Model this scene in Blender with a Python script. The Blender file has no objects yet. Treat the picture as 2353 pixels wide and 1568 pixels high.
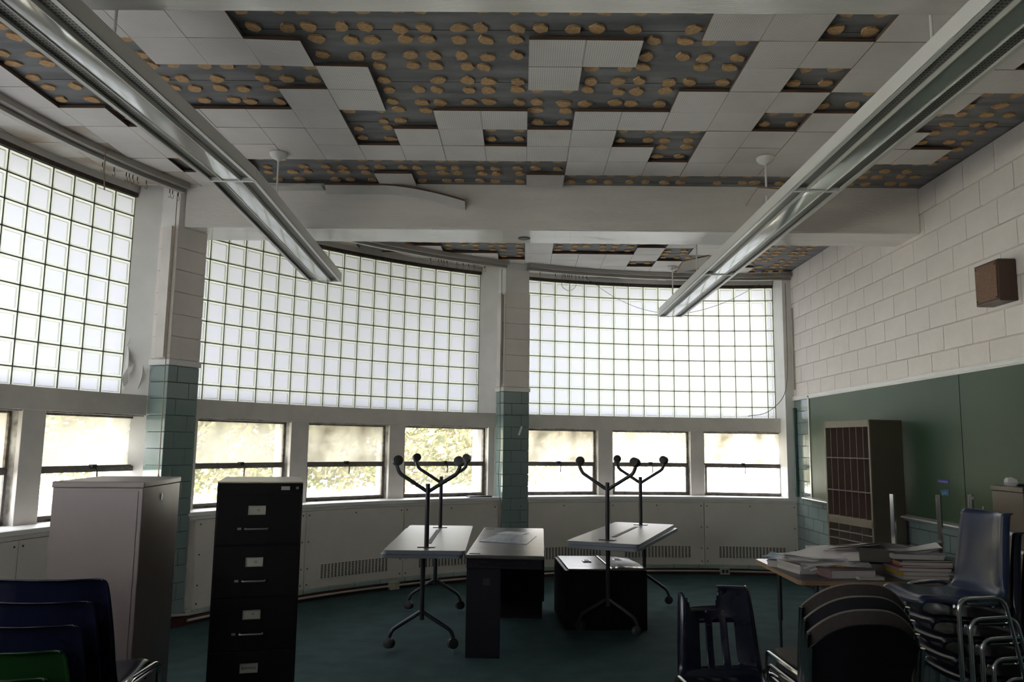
import bpy, bmesh, math, random
from mathutils import Vector, Matrix
S = bpy.context.scene
COL = S.collection
sin, cos, rad, pi = math.sin, math.cos, math.radians, math.pi
rnd = random.Random(7)

# ------------------------------------------------------------------ camera
cam_d = bpy.data.cameras.new('camera')
cam = bpy.data.objects.new('camera', cam_d)
COL.objects.link(cam)
F_PX, PITCH, YAW, ROLL = 1829.7, .1294894, -.0132655, .0128915
cam_d.sensor_width = 36.0
cam_d.lens = F_PX / 2353.0 * 36.0
cam_d.clip_start = .05
cam_d.clip_end = 300
fw = Vector((sin(YAW) * cos(PITCH), cos(YAW) * cos(PITCH), sin(PITCH)))
r0 = Vector((cos(YAW), -sin(YAW), 0))
u0 = r0.cross(fw)
rt = cos(ROLL) * r0 + sin(ROLL) * u0
up = -sin(ROLL) * r0 + cos(ROLL) * u0
cam.matrix_world = Matrix(((rt.x, up.x, -fw.x, 0), (rt.y, up.y, -fw.y, 0), (rt.z, up.z, -fw.z, 1.5), (0, 0, 0, 1)))
S.camera = cam

# ------------------------------------------------------------------ world, sun, exposure
S.view_settings.view_transform = 'Standard'
S.view_settings.look = 'None'
S.view_settings.gamma = 1
S.view_settings.use_curve_mapping = False
S.view_settings.exposure = 0.90
S.cycles.use_denoising = True
S.cycles.max_bounces = 10
S.cycles.diffuse_bounces = 8
S.cycles.glossy_bounces = 3
S.cycles.transparent_max_bounces = 12
S.cycles.sample_clamp_indirect = 6
S.cycles.caustics_reflective = False
S.cycles.caustics_refractive = False
W = bpy.data.worlds.new('sky')
S.world = W
W.use_nodes = True
wn = W.node_tree
wn.nodes.clear()
wo = wn.nodes.new('ShaderNodeOutputWorld')
wb = wn.nodes.new('ShaderNodeBackground')
tc = wn.nodes.new('ShaderNodeTexCoord')
sx = wn.nodes.new('ShaderNodeSeparateXYZ')
rp = wn.nodes.new('ShaderNodeValToRGB')
rp.color_ramp.elements[0].position = 0.0
rp.color_ramp.elements[0].color = (.97, .97, 1, 1)
rp.color_ramp.elements[1].position = 1.0
rp.color_ramp.elements[1].color = (.80, .86, 1, 1)
wn.links.new(tc.outputs['Generated'], sx.inputs[0])
wn.links.new(sx.outputs['Z'], rp.inputs[0])
wn.links.new(rp.outputs[0], wb.inputs['Color'])
wb.inputs['Strength'].default_value = 6.0
wn.links.new(wb.outputs[0], wo.inputs[0])
sun_d = bpy.data.lights.new('sun', 'SUN')
sun_d.energy = 50.0
sun_d.angle = rad(1.0)
sun_d.color = (1, .97, .91)
sun = bpy.data.objects.new('sun', sun_d)
COL.objects.link(sun)
sun.rotation_euler = Vector((-.35, .62, -.75)).to_track_quat('-Z', 'Y').to_euler()

# ------------------------------------------------------------------ materials
MATS = {}
def mat(name, col, rough=.6, metal=0., var=.0, vscale=8., bump=0., bscale=60., col2=None, spec=.5, coat=0., stretch=None):
    if name in MATS: return MATS[name]
    m = bpy.data.materials.new(name); m.use_nodes = True; MATS[name] = m
    nt = m.node_tree; b = nt.nodes['Principled BSDF']
    b.inputs['Roughness'].default_value = rough
    b.inputs['Metallic'].default_value = metal
    b.inputs['Specular IOR Level'].default_value = spec
    b.inputs['Coat Weight'].default_value = coat
    b.inputs['Base Color'].default_value = (*col, 1)
    if var or col2 or bump:
        t = nt.nodes.new('ShaderNodeTexCoord')
        src = t.outputs['Object']
        if stretch:
            mp = nt.nodes.new('ShaderNodeMapping'); mp.inputs['Scale'].default_value = stretch
            nt.links.new(src, mp.inputs[0]); src = mp.outputs[0]
    if var or col2:
        n = nt.nodes.new('ShaderNodeTexNoise'); n.inputs['Scale'].default_value = vscale; n.inputs['Detail'].default_value = 6
        nt.links.new(src, n.inputs['Vector'])
        r = nt.nodes.new('ShaderNodeValToRGB')
        c2 = col2 or tuple(max(0, c * (1 - var)) for c in col)
        c1 = col if col2 else tuple(min(1, c * (1 + var * .5)) for c in col)
        r.color_ramp.elements[0].position = .35; r.color_ramp.elements[0].color = (*c2, 1)
        r.color_ramp.elements[1].position = .65; r.color_ramp.elements[1].color = (*c1, 1)
        nt.links.new(n.outputs[0], r.inputs[0]); nt.links.new(r.outputs[0], b.inputs['Base Color'])
    if bump:
        n2 = nt.nodes.new('ShaderNodeTexNoise'); n2.inputs['Scale'].default_value = bscale; n2.inputs['Detail'].default_value = 4
        nt.links.new(src, n2.inputs['Vector'])
        bp = nt.nodes.new('ShaderNodeBump'); bp.inputs['Strength'].default_value = bump; bp.inputs['Distance'].default_value = .01
        nt.links.new(n2.outputs[0], bp.inputs['Height']); nt.links.new(bp.outputs[0], b.inputs['Normal'])
    return m

def dots_mat(name, col, hole, pitch, radius, rough=.6, metal=0., axes='XY', round_=True, stain=None):
    """base colour with a regular grid of small drilled holes"""
    m = bpy.data.materials.new(name); m.use_nodes = True; MATS[name] = m
    nt = m.node_tree; b = nt.nodes['Principled BSDF']
    b.inputs['Roughness'].default_value = rough; b.inputs['Metallic'].default_value = metal
    t = nt.nodes.new('ShaderNodeTexCoord'); s = nt.nodes.new('ShaderNodeSeparateXYZ')
    nt.links.new(t.outputs['Object'], s.inputs[0])
    outs = []
    for a, p in zip(axes, pitch if isinstance(pitch, tuple) else (pitch, pitch)):
        d = nt.nodes.new('ShaderNodeMath'); d.operation = 'DIVIDE'; d.inputs[1].default_value = p
        nt.links.new(s.outputs[a], d.inputs[0])
        f = nt.nodes.new('ShaderNodeMath'); f.operation = 'FRACT'; nt.links.new(d.outputs[0], f.inputs[0])
        q = nt.nodes.new('ShaderNodeMath'); q.operation = 'SUBTRACT'; q.inputs[1].default_value = .5
        nt.links.new(f.outputs[0], q.inputs[0])
        if round_:
            k = nt.nodes.new('ShaderNodeMath'); k.operation = 'MULTIPLY'
            nt.links.new(q.outputs[0], k.inputs[0]); nt.links.new(q.outputs[0], k.inputs[1])
        else:
            k = nt.nodes.new('ShaderNodeMath'); k.operation = 'ABSOLUTE'; nt.links.new(q.outputs[0], k.inputs[0])
        outs.append(k)
    a = nt.nodes.new('ShaderNodeMath'); a.operation = 'ADD' if round_ else 'MAXIMUM'
    nt.links.new(outs[0].outputs[0], a.inputs[0]); nt.links.new(outs[1].outputs[0], a.inputs[1])
    l = nt.nodes.new('ShaderNodeMath'); l.operation = 'LESS_THAN'; l.inputs[1].default_value = radius * radius if round_ else radius
    nt.links.new(a.outputs[0], l.inputs[0])
    mx = nt.nodes.new('ShaderNodeMix'); mx.data_type = 'RGBA'
    mx.inputs[6].default_value = (*col, 1); mx.inputs[7].default_value = (*hole, 1)
    nt.links.new(l.outputs[0], mx.inputs[0])
    n = nt.nodes.new('ShaderNodeTexNoise'); n.inputs['Scale'].default_value = 2.2; n.inputs['Detail'].default_value = 5
    oi = nt.nodes.new('ShaderNodeObjectInfo'); va = nt.nodes.new('ShaderNodeVectorMath'); va.operation = 'ADD'
    cb = nt.nodes.new('ShaderNodeCombineXYZ'); ml = nt.nodes.new('ShaderNodeMath'); ml.operation = 'MULTIPLY'; ml.inputs[1].default_value = 40
    nt.links.new(oi.outputs['Random'], ml.inputs[0]); nt.links.new(ml.outputs[0], cb.inputs[0])
    nt.links.new(t.outputs['Object'], va.inputs[0]); nt.links.new(cb.outputs[0], va.inputs[1]); nt.links.new(va.outputs[0], n.inputs['Vector'])
    r = nt.nodes.new('ShaderNodeValToRGB'); sc = stain or (.86, .85, .84)
    r.color_ramp.elements[0].position = .3; r.color_ramp.elements[0].color = (*sc, 1)
    r.color_ramp.elements[1].position = .6; r.color_ramp.elements[1].color = (1, 1, 1, 1)
    nt.links.new(n.outputs[0], r.inputs[0])
    m2 = nt.nodes.new('ShaderNodeMix'); m2.data_type = 'RGBA'; m2.blend_type = 'MULTIPLY'; m2.inputs[0].default_value = 1
    nt.links.new(mx.outputs[2], m2.inputs[6]); nt.links.new(r.outputs[0], m2.inputs[7])
    nt.links.new(m2.outputs[2], b.inputs['Base Color'])
    return m

def glass_mat(name, haze, hazecol=(.33, .315, .27), tint=(1, 1, 1)):
    m = bpy.data.materials.new(name); m.use_nodes = True; MATS[name] = m
    nt = m.node_tree; nt.nodes.clear()
    o = nt.nodes.new('ShaderNodeOutputMaterial')
    tr = nt.nodes.new('ShaderNodeBsdfTransparent'); tr.inputs[0].default_value = (*tint, 1)
    tl = nt.nodes.new('ShaderNodeBsdfTranslucent'); tl.inputs[0].default_value = (*hazecol, 1)
    gl = nt.nodes.new('ShaderNodeBsdfGlossy'); gl.inputs['Roughness'].default_value = .02
    m1 = nt.nodes.new('ShaderNodeMixShader')
    n = nt.nodes.new('ShaderNodeTexNoise'); n.inputs['Scale'].default_value = 3; n.inputs['Detail'].default_value = 4
    t = nt.nodes.new('ShaderNodeTexCoord'); nt.links.new(t.outputs['Object'], n.inputs['Vector'])
    mr = nt.nodes.new('ShaderNodeMapRange'); mr.inputs[1].default_value = .35; mr.inputs[2].default_value = .65
    mr.inputs[3].default_value = haze * .6; mr.inputs[4].default_value = min(1, haze * 1.3)
    nt.links.new(n.outputs[0], mr.inputs[0]); nt.links.new(mr.outputs[0], m1.inputs[0])
    nt.links.new(tr.outputs[0], m1.inputs[1]); nt.links.new(tl.outputs[0], m1.inputs[2])
    m2 = nt.nodes.new('ShaderNodeMixShader'); m2.inputs[0].default_value = .05
    nt.links.new(m1.outputs[0], m2.inputs[1]); nt.links.new(gl.outputs[0], m2.inputs[2])
    nt.links.new(m2.outputs[0], o.inputs[0])
    return m

def block_mat(name, col, gloss=.06):
    m = bpy.data.materials.new(name); m.use_nodes = True; MATS[name] = m
    nt = m.node_tree; nt.nodes.clear()
    o = nt.nodes.new('ShaderNodeOutputMaterial')
    tl = nt.nodes.new('ShaderNodeBsdfTranslucent'); tl.inputs[0].default_value = (*col, 1)
    df = nt.nodes.new('ShaderNodeBsdfDiffuse'); df.inputs[0].default_value = (.5, .52, .5, 1)
    gl = nt.nodes.new('ShaderNodeBsdfGlossy'); gl.inputs['Roughness'].default_value = .12
    m0 = nt.nodes.new('ShaderNodeMixShader'); m0.inputs[0].default_value = .12
    nt.links.new(tl.outputs[0], m0.inputs[1]); nt.links.new(df.outputs[0], m0.inputs[2])
    m2 = nt.nodes.new('ShaderNodeMixShader'); m2.inputs[0].default_value = gloss
    nt.links.new(m0.outputs[0], m2.inputs[1]); nt.links.new(gl.outputs[0], m2.inputs[2])
    nt.links.new(m2.outputs[0], o.inputs[0])
    return m

M_block_pane = block_mat('glass_block_pane', (.145, .148, .165))
M_block_rim = block_mat('glass_block_rim', (.195, .203, .184))
M_mortar = mat('glass_block_mortar', (.07, .085, .07), .8)
M_cmu = mat('painted_block', (.84, .775, .73), .5, var=.07, vscale=3, bump=.5, bscale=90, coat=.05)
M_cmu_joint = mat('painted_block_joint', (.62, .58, .54), .6)
M_paint = mat('white_paint', (.82, .805, .78), .42, var=.06, vscale=4, bump=.1, bscale=30)
M_paint_grey = mat('grey_white_paint', (.72, .68, .63), .36, var=.08, vscale=5, bump=.1, bscale=25)
M_beam = mat('beam_gloss_paint', (.80, .765, .72), .2, var=.05, coat=.35, vscale=2, bump=.25, bscale=18, stretch=(1, 12, 6))
M_peel = mat('peeling_paint', (.60, .58, .52), .6, col2=(.25, .23, .2), vscale=14, bump=.5, bscale=40)
M_tile_green = mat('green_glazed_tile', (.21, .28, .27), .12, var=.05, vscale=2, coat=.4)
M_tile_joint = mat('tile_joint', (.06, .08, .075), .8)
M_sash = mat('aged_metal_sash', (.16, .145, .13), .55, metal=.2, var=.25, vscale=20)
M_putty = mat('dirty_sash_edge', (.33, .29, .24), .7, col2=(.12, .10, .08), vscale=25)
M_panel = mat('enclosure_paint', (.72, .68, .61), .45, var=.05, vscale=3)
M_grille_dark = mat('grille_dark', (.06, .055, .05), .8)
M_cove = mat('cove_tile', (.34, .42, .38), .3)
M_maroon = mat('maroon_baseboard', (.06, .018, .014), .5)
M_conduit = mat('conduit_paint', (.42, .40, .36), .4)
M_carpet = mat('green_carpet', (.026, .082, .080), .95, col2=(.018, .055, .055), vscale=5, bump=.8, bscale=400)
M_deck = mat('stained_concrete', (.25, .25, .26), .75, col2=(.155, .155, .16), vscale=3.5, bump=.3, bscale=60, stretch=(.6, 3, 1))
M_dab = mat('adhesive_dab', (.66, .43, .22), .9, col2=(.50, .30, .14), vscale=40, bump=.6, bscale=120)
M_board = dots_mat('perforated_tile', (.80, .76, .735), (.40, .38, .36), .0127, .24, rough=.6)
M_board_plain = mat('ceiling_strip_board', (.60, .58, .56), .6, var=.06)
M_board_stain = dots_mat('stained_tile', (.62, .59, .55), (.4, .36, .32), .0127, .14, rough=.6, stain=(.52, .36, .25))
M_board_edge = mat('tile_edge_fibre', (.12, .07, .045), .9)
M_rust = mat('rusty_lintel', (.075, .055, .045), .8, col2=(.03, .025, .022), vscale=20)
M_rail = mat('curtain_rail_metal', (.38, .36, .33), .35, metal=.3)
M_hook = mat('dark_hook', (.05, .045, .04), .5, metal=.5)
M_cord = mat('tan_cord', (.35, .27, .18), .8)
M_wire = mat('thin_wire', (.07, .075, .07), .5)
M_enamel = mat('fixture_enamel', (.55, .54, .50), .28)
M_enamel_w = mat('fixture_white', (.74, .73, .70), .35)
M_mirror = mat('reflector_strip', (.62, .63, .63), .07, metal=.6)
M_louver = dots_mat('louver_mesh', (.24, .24, .22), (.05, .05, .045), (.016, .022), .30, rough=.5, metal=.3)
M_chalk = mat('chalkboard_green', (.035, .075, .042), .42, col2=(.055, .09, .045), vscale=1.3, stretch=(1, .6, .25), spec=.25)
M_alu = mat('aluminium_trim', (.62, .61, .58), .35, metal=.4)
M_speaker_w = mat('speaker_walnut', (.065, .032, .022), .45)
M_speaker_c = mat('speaker_cloth', (.22, .13, .085), .9, var=.3, vscale=120)
M_taupe = mat('taupe_cabinet', (.21, .17, .16), .36, var=.04, vscale=3)
M_black = mat('black_cabinet', (.006, .005, .005), .5, var=.1, spec=.15)
M_blacktop = mat('worn_black_top', (.09, .085, .075), .27, col2=(.20, .18, .15), vscale=7, coat=.3)
M_chrome = mat('chrome', (.62, .62, .62), .14, metal=1.0)
M_chrome_d = mat('dull_chrome', (.42, .40, .38), .3, metal=.9)
M_card = mat('label_card', (.36, .35, .29), .8)
M_ink = mat('ink', (.03, .03, .035), .8)
M_lam = mat('pale_laminate', (.11, .105, .092), .40, var=.07, vscale=6, spec=.35)
M_lam_edge = mat('blue_grey_edge', (.20, .22, .26), .4)
M_slot = mat('slot_dark', (.05, .045, .04), .7)
M_leg = mat('charcoal_tube', (.035, .036, .045), .35, metal=.3)
M_rubber = mat('black_rubber', (.015, .015, .017), .5)
M_desk_side = mat('charcoal_desk', (.012, .012, .018), .6, spec=.25, var=.1)
M_desk_top = mat('dark_desk_top', (.09, .085, .08), .33, var=.25, vscale=6)
M_blue = mat('navy_plastic', (.006, .008, .020), .2, var=.06, spec=.4)
M_blue_l = mat('worn_navy_plastic', (.020, .032, .075), .24, var=.08, spec=.4)
M_green = mat('green_plastic', (.007, .035, .008), .3, var=.06, spec=.4)
M_padblack = mat('black_plastic_back', (.004, .004, .006), .55, spec=.2)
M_padbeige = mat('taupe_upholstery', (.07, .058, .05), .8, var=.1, vscale=60)
M_padnavy = mat('slate_upholstery', (.015, .016, .022), .8, var=.1, vscale=60)
M_piping = mat('pale_piping', (.22, .19, .155), .6)
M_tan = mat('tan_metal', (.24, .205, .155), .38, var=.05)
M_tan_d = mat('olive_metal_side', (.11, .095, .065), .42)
M_brown_in = mat('brown_compartment', (.075, .042, .038), .6)
M_ply = mat('plywood_edge', (.36, .23, .13), .55, col2=(.22, .13, .07), vscale=6, stretch=(1, 1, 60))
M_dark_lam = mat('dark_laminate', (.055, .05, .05), .3)
M_paper = mat('paper', (.86, .84, .83), .85, var=.05, vscale=5)
M_paper_e = mat('paper_stack_edge', (.62, .59, .55), .9, col2=(.42, .39, .36), vscale=90, stretch=(.1, .1, 8))
M_wood = mat('dark_wood', (.05, .028, .02), .4)

# ------------------------------------------------------------------ mesh tools
class MB:
    def __init__(s): s.v = []; s.f = []; s.m = []; s.cm = 0
    def q(s, idx): s.f.append(tuple(idx)); s.m.append(s.cm)
    def box(s, x0, x1, y0, y1, z0, z1, T=None):
        b = len(s.v)
        P = [(x0, y0, z0), (x1, y0, z0), (x1, y1, z0), (x0, y1, z0), (x0, y0, z1), (x1, y0, z1), (x1, y1, z1), (x0, y1, z1)]
        s.v += [tuple(T @ Vector(p)) for p in P] if T else P
        for f in ((0, 3, 2, 1), (4, 5, 6, 7), (0, 1, 5, 4), (1, 2, 6, 5), (2, 3, 7, 6), (3, 0, 4, 7)): s.q(b + i for i in f)
        return s
    def prism(s, pts, z0, z1, T=None):
        b = len(s.v); n = len(pts)
        P = [(x, y, z0) for x, y in pts] + [(x, y, z1) for x, y in pts]
        s.v += [tuple(T @ Vector(p)) for p in P] if T else P
        s.q(b + i for i in reversed(range(n))); s.q(b + n + i for i in range(n))
        for i in range(n): j = (i + 1) % n; s.q((b + i, b + j, b + n + j, b + n + i))
        return s
    def tube(s, pts, r, n=8, cap=True, flat=1.):
        pts = [Vector(p) for p in pts]; b = len(s.v); m = len(pts); prev = None
        for i, p in enumerate(pts):
            t = ((pts[min(i + 1, m - 1)] - pts[max(i - 1, 0)])).normalized()
            if prev is None:
                a = Vector((0, 0, 1)) if abs(t.z) < .9 else Vector((1, 0, 0)); a = (a - t * a.dot(t)).normalized()
            else: a = (prev - t * prev.dot(t)).normalized()
            prev = a; c = t.cross(a); rr = r[i] if isinstance(r, (list, tuple)) else r
            for k in range(n):
                w = 2 * pi * k / n; s.v.append(tuple(p + a * cos(w) * rr + c * sin(w) * rr * flat))
        for i in range(m - 1):
            for k in range(n):
                j = (k + 1) % n; s.q((b + i * n + k, b + i * n + j, b + (i + 1) * n + j, b + (i + 1) * n + k))
        if cap: s.q(b + k for k in reversed(range(n))); s.q(b + (m - 1) * n + k for k in range(n))
        return s
    def lathe(s, prof, n=16, c=(0, 0, 0), T=None):
        b = len(s.v); m = len(prof)
        for r, z in prof:
            for k in range(n):
                w = 2 * pi * k / n; p = Vector((c[0] + r * cos(w), c[1] + r * sin(w), c[2] + z)); s.v.append(tuple(T @ p if T else p))
        for i in range(m - 1):
            for k in range(n): j = (k + 1) % n; s.q((b + i * n + k, b + i * n + j, b + (i + 1) * n + j, b + (i + 1) * n + k))
        s.q(b + k for k in reversed(range(n))); s.q(b + (m - 1) * n + k for k in range(n))
        return s
    def arc(s, a0, a1, ra, rb, z0, z1, n=None):
        n = n or max(1, int(abs(a1 - a0) / 1.5)); b = len(s.v)
        for i in range(n + 1):
            a = a0 + (a1 - a0) * i / n
            for r, z in ((ra, z0), (rb, z0), (rb, z1), (ra, z1)): s.v.append(pol(a, r, z))
        for i in range(n):
            o = b + 4 * i
            for k in range(4): j = (k + 1) % 4; s.q((o + k, o + 4 + k, o + 4 + j, o + j))
        s.q((b, b + 1, b + 2, b + 3)); s.q((b + 4 * n + 3, b + 4 * n + 2, b + 4 * n + 1, b + 4 * n))
        return s
    def mesh(s, name, mats, smooth=False):
        me = bpy.data.meshes.new(name); me.from_pydata(s.v, [], s.f)
        for m in (mats if isinstance(mats, (list, tuple)) else [mats]): me.materials.append(m)
        if any(s.m): me.polygons.foreach_set('material_index', s.m)
        bm = bmesh.new(); bm.from_mesh(me); bmesh.ops.recalc_face_normals(bm, faces=bm.faces); bm.to_mesh(me); bm.free()
        if smooth:
            me.polygons.foreach_set('use_smooth', [True] * len(me.polygons))
            try: me.set_sharp_from_angle(angle=rad(40))
            except Exception: pass
        return me

CXY = (2.32, 4.075)
def pol(a, r, z=0.): return (CXY[0] + r * sin(rad(a)), CXY[1] + r * cos(rad(a)), z)

def fillet(pts, rd, n=5):
    P = [Vector(p) for p in pts]; out = [P[0]]
    for i in range(1, len(P) - 1):
        a, b, c = P[i - 1], P[i], P[i + 1]
        d = min(rd, (a - b).length * .49, (c - b).length * .49)
        p0 = b + (a - b).normalized() * d; p1 = b + (c - b).normalized() * d
        for k in range(n + 1):
            t = k / n; out.append(p0 * (1 - t) ** 2 + b * 2 * t * (1 - t) + p1 * t * t)
    out.append(P[-1]); return out

def link(name, me, parent=None, loc=(0, 0, 0), rot=(0, 0, 0), bevel=0., kind=None):
    o = bpy.data.objects.new(name, me); COL.objects.link(o)
    o.location = loc; o.rotation_euler = rot
    if parent: o.parent = parent
    if bevel:
        b = o.modifiers.new('bevel', 'BEVEL'); b.width = bevel; b.segments = 2; b.limit_method = 'ANGLE'; b.angle_limit = rad(50)
    if kind: o['kind'] = kind
    return o
def ob(name, mb, mats, parent=None, loc=(0, 0, 0), rot=(0, 0, 0), bevel=0., smooth=False, kind=None):
    return link(name, mb.mesh(name, mats, smooth), parent, loc, rot, bevel, kind)
def empty(name, loc=(0, 0, 0), rot=(0, 0, 0), kind=None, label=None, cat=None, group=None):
    o = bpy.data.objects.new(name, None); COL.objects.link(o); o.location = loc; o.rotation_euler = rot
    o.empty_display_size = .1
    return tag(o, label, cat, group, kind)
def tag(o, label=None, cat=None, group=None, kind=None):
    if label: o['label'] = label
    if cat: o['category'] = cat
    if group: o['group'] = group
    if kind: o['kind'] = kind
    return o
def copy_tree(o, parent=None):
    c = o.copy(); COL.objects.link(c); c.parent = parent
    for ch in list(o.children): copy_tree(ch, c)
    return c
def text_mesh(txt, size, mats, name='lettering'):
    cu = bpy.data.curves.new(name, 'FONT'); cu.body = txt; cu.size = size; cu.align_x = 'CENTER'; cu.align_y = 'CENTER'; cu.extrude = .0004
    t = bpy.data.objects.new(name, cu); COL.objects.link(t)
    dg = bpy.context.evaluated_depsgraph_get(); dg.update()
    me = bpy.data.meshes.new_from_object(t.evaluated_get(dg)); bpy.data.objects.remove(t)
    me.materials.clear(); me.materials.append(mats); return me

# ================================================================== STRUCTURE
ZC, ZD = 3.636, 3.672        # underside of tiles, underside of concrete deck
XR = 3.30                    # right wall
# floor
ob('floor', MB().box(-4.3, 3.6, -2.4, 10.6, -.12, 0), M_carpet, kind='structure')
# ceiling deck
ceil = ob('ceiling', MB().box(-4.4, 3.7, -2.8, 10.7, ZD, ZD + .3), M_deck, kind='structure')
# seams of the formwork boards in the deck
mb = MB()
for y in [3.35 + .61 * i for i in range(11)]:
    mb.box(-4.3, 3.29, y - .002, y + .002, ZD - .0015, ZD + .001)
ob('board_seam', mb, M_slot, ceil)
# beams
for (y0, y1) in ((2.70, 3.112), (6.485, 6.925)):
    x0 = -3.0 if y0 < 5 else -2.86
    ob('ceiling_beam', MB().box(x0, XR, y0, y1, 3.281, ZD + .02), M_beam, bevel=.012, kind='structure')
# hole in the underside of the far beam
mbh = MB().lathe([(.001, 0), (.05, 0), (.055, .006)], 14)
o = ob('ragged_hole', mbh, M_rubber, [q for q in COL.objects if q.name.startswith('ceiling_beam')][-1], loc=(.005, 6.75, 3.275))

# ---------------- right wall
wr = ob('wall_right', MB().box(XR + .009, XR + .25, -2.6, 10.35, 0, 3.7), M_cmu_joint, kind='structure')
ob('tile_backing', MB().box(XR + .001, XR + .006, -2.5, 9.80, 0, 2.075), M_tile_joint, wr)
CB = {}
def block_box(key, w, h, d, mats, parent, loc, rot=(0, 0, 0), name='concrete_block', bev=.004):
    k = (key, round(w, 4), round(h, 4), round(d, 4))
    if k not in CB:
        b = bev; mb = MB()
        # front face (towards -y) with a chamfered margin
        x, z = w / 2, h / 2
        mb.v = [(-x, 0, -z), (x, 0, -z), (x, 0, z), (-x, 0, z), (-x + b, -d, -z + b), (x - b, -d, -z + b), (x - b, -d, z - b), (-x + b, -d, z - b)]
        for f in ((4, 5, 6, 7), (0, 1, 5, 4), (1, 2, 6, 5), (2, 3, 7, 6), (3, 0, 4, 7)): mb.q(f)
        CB[k] = mb.mesh(name, mats)
    return link(name, CB[k], parent, loc, rot)
def right_wall_piece(name, y0, y1, z0, z1, m, key):
    block_box(key, y1 - y0 - (.0025 if key == 'cmu' else .002), z1 - z0 - (.006 if key == 'cmu' else .002), .016, m, wr, (XR + .014, (y0 + y1) / 2, (z0 + z1) / 2), (0, 0, rad(-90)), name)
zc = [3.640 - .1955 * i for i in range(9)]      # CMU courses down to z=2.076
stuff_cmu = MB(); stuff_tile = MB()
for i in range(8):
    z1, z0 = zc[i], zc[i + 1]
    if i == 0: z1 = 3.67
    if i == 7: z0 = 2.10
    y = 9.82
    off = .2 if i % 2 else .4
    first = True
    while y > -2.55:
        w = off if first else .40; first = False
        ya = max(y - w, -2.55)
        if y > 4.75: right_wall_piece('concrete_block', ya, y, z0, z1, M_cmu, 'cmu')
        else: stuff_cmu.box(XR - .002, XR + .013, ya + .002, y - .002, z0 + .002, z1 - .002)
        y = ya
ob('concrete_block_field', stuff_cmu, M_cmu, wr, kind='stuff')
tz = [2.07 - .1355 * i for i in range(16)]
for i in range(15):
    z1, z0 = tz[i], tz[i + 1]; z0 = max(z0, .06)
    y = 9.80; first = True
    while y > -2.55:
        w = (.15 if i % 2 else .30) if first else .3048; first = False
        ya = max(y - w, -2.55)
        vis = (ya > 9.1) or (z1 < 1.0 and ya > 5.2)
        if vis: right_wall_piece('glazed_tile', ya, y, z0, z1, M_tile_green, 'gt')
        else: stuff_tile.box(XR - .002, XR + .013, ya + .001, y - .001, z0 + .001, z1 - .001)
        y = ya
ob('glazed_tile_field', stuff_tile, M_tile_green, wr, kind='stuff')
ob('cap_moulding', MB().box(XR - .02, XR + .02, -2.55, 9.80, 2.068, 2.118), M_paint, wr, bevel=.004)
ob('baseboard_right', MB().box(XR - .012, XR + .02, -2.55, 9.75, 0, .07), M_maroon, kind='structure')
# strip + trims at the far corner
ob('trim_1', MB().box(XR - .035, XR - .008, 9.62, 9.66, .93, 1.98), mat('dark_green_trim', (.05, .12, .10), .4), kind='structure')
ob('trim_2', MB().box(XR - .03, XR, 9.74, 9.80, 2.12, 3.62), M_paint_grey, kind='structure')
ob('trim_3', MB().box(XR - .022, XR - .002, 9.63, 9.66, 2.2, 3.2), mat('tan_trim', (.5, .46, .40), .5), kind='structure')

# ---------------- curved window wall
R_IN, R_BAND, R_GL = 5.72, 5.95, 6.144
BAYS = [(-22.96, 9.9), (-62.4, -26.3), (-101.5, -65.6)]
GLASS = [(-22.9, 8.39), (-62.0, -27.55), (-101.0, -66.4)]
OPEN = [[(-22.8, -13.4), (-11.5, -2.1), (-.4, 8.9)], [(-60.2, -50.4), (-48.35, -39.07), (-37.12, -27.04)], [(-96.6, -87.2), (-85.4, -76.1), (-74.1, -64.85)]]
PIT = .1966; PA = math.degrees(PIT / R_GL)
ZT, ZB = 3.55, 1.865
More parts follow.
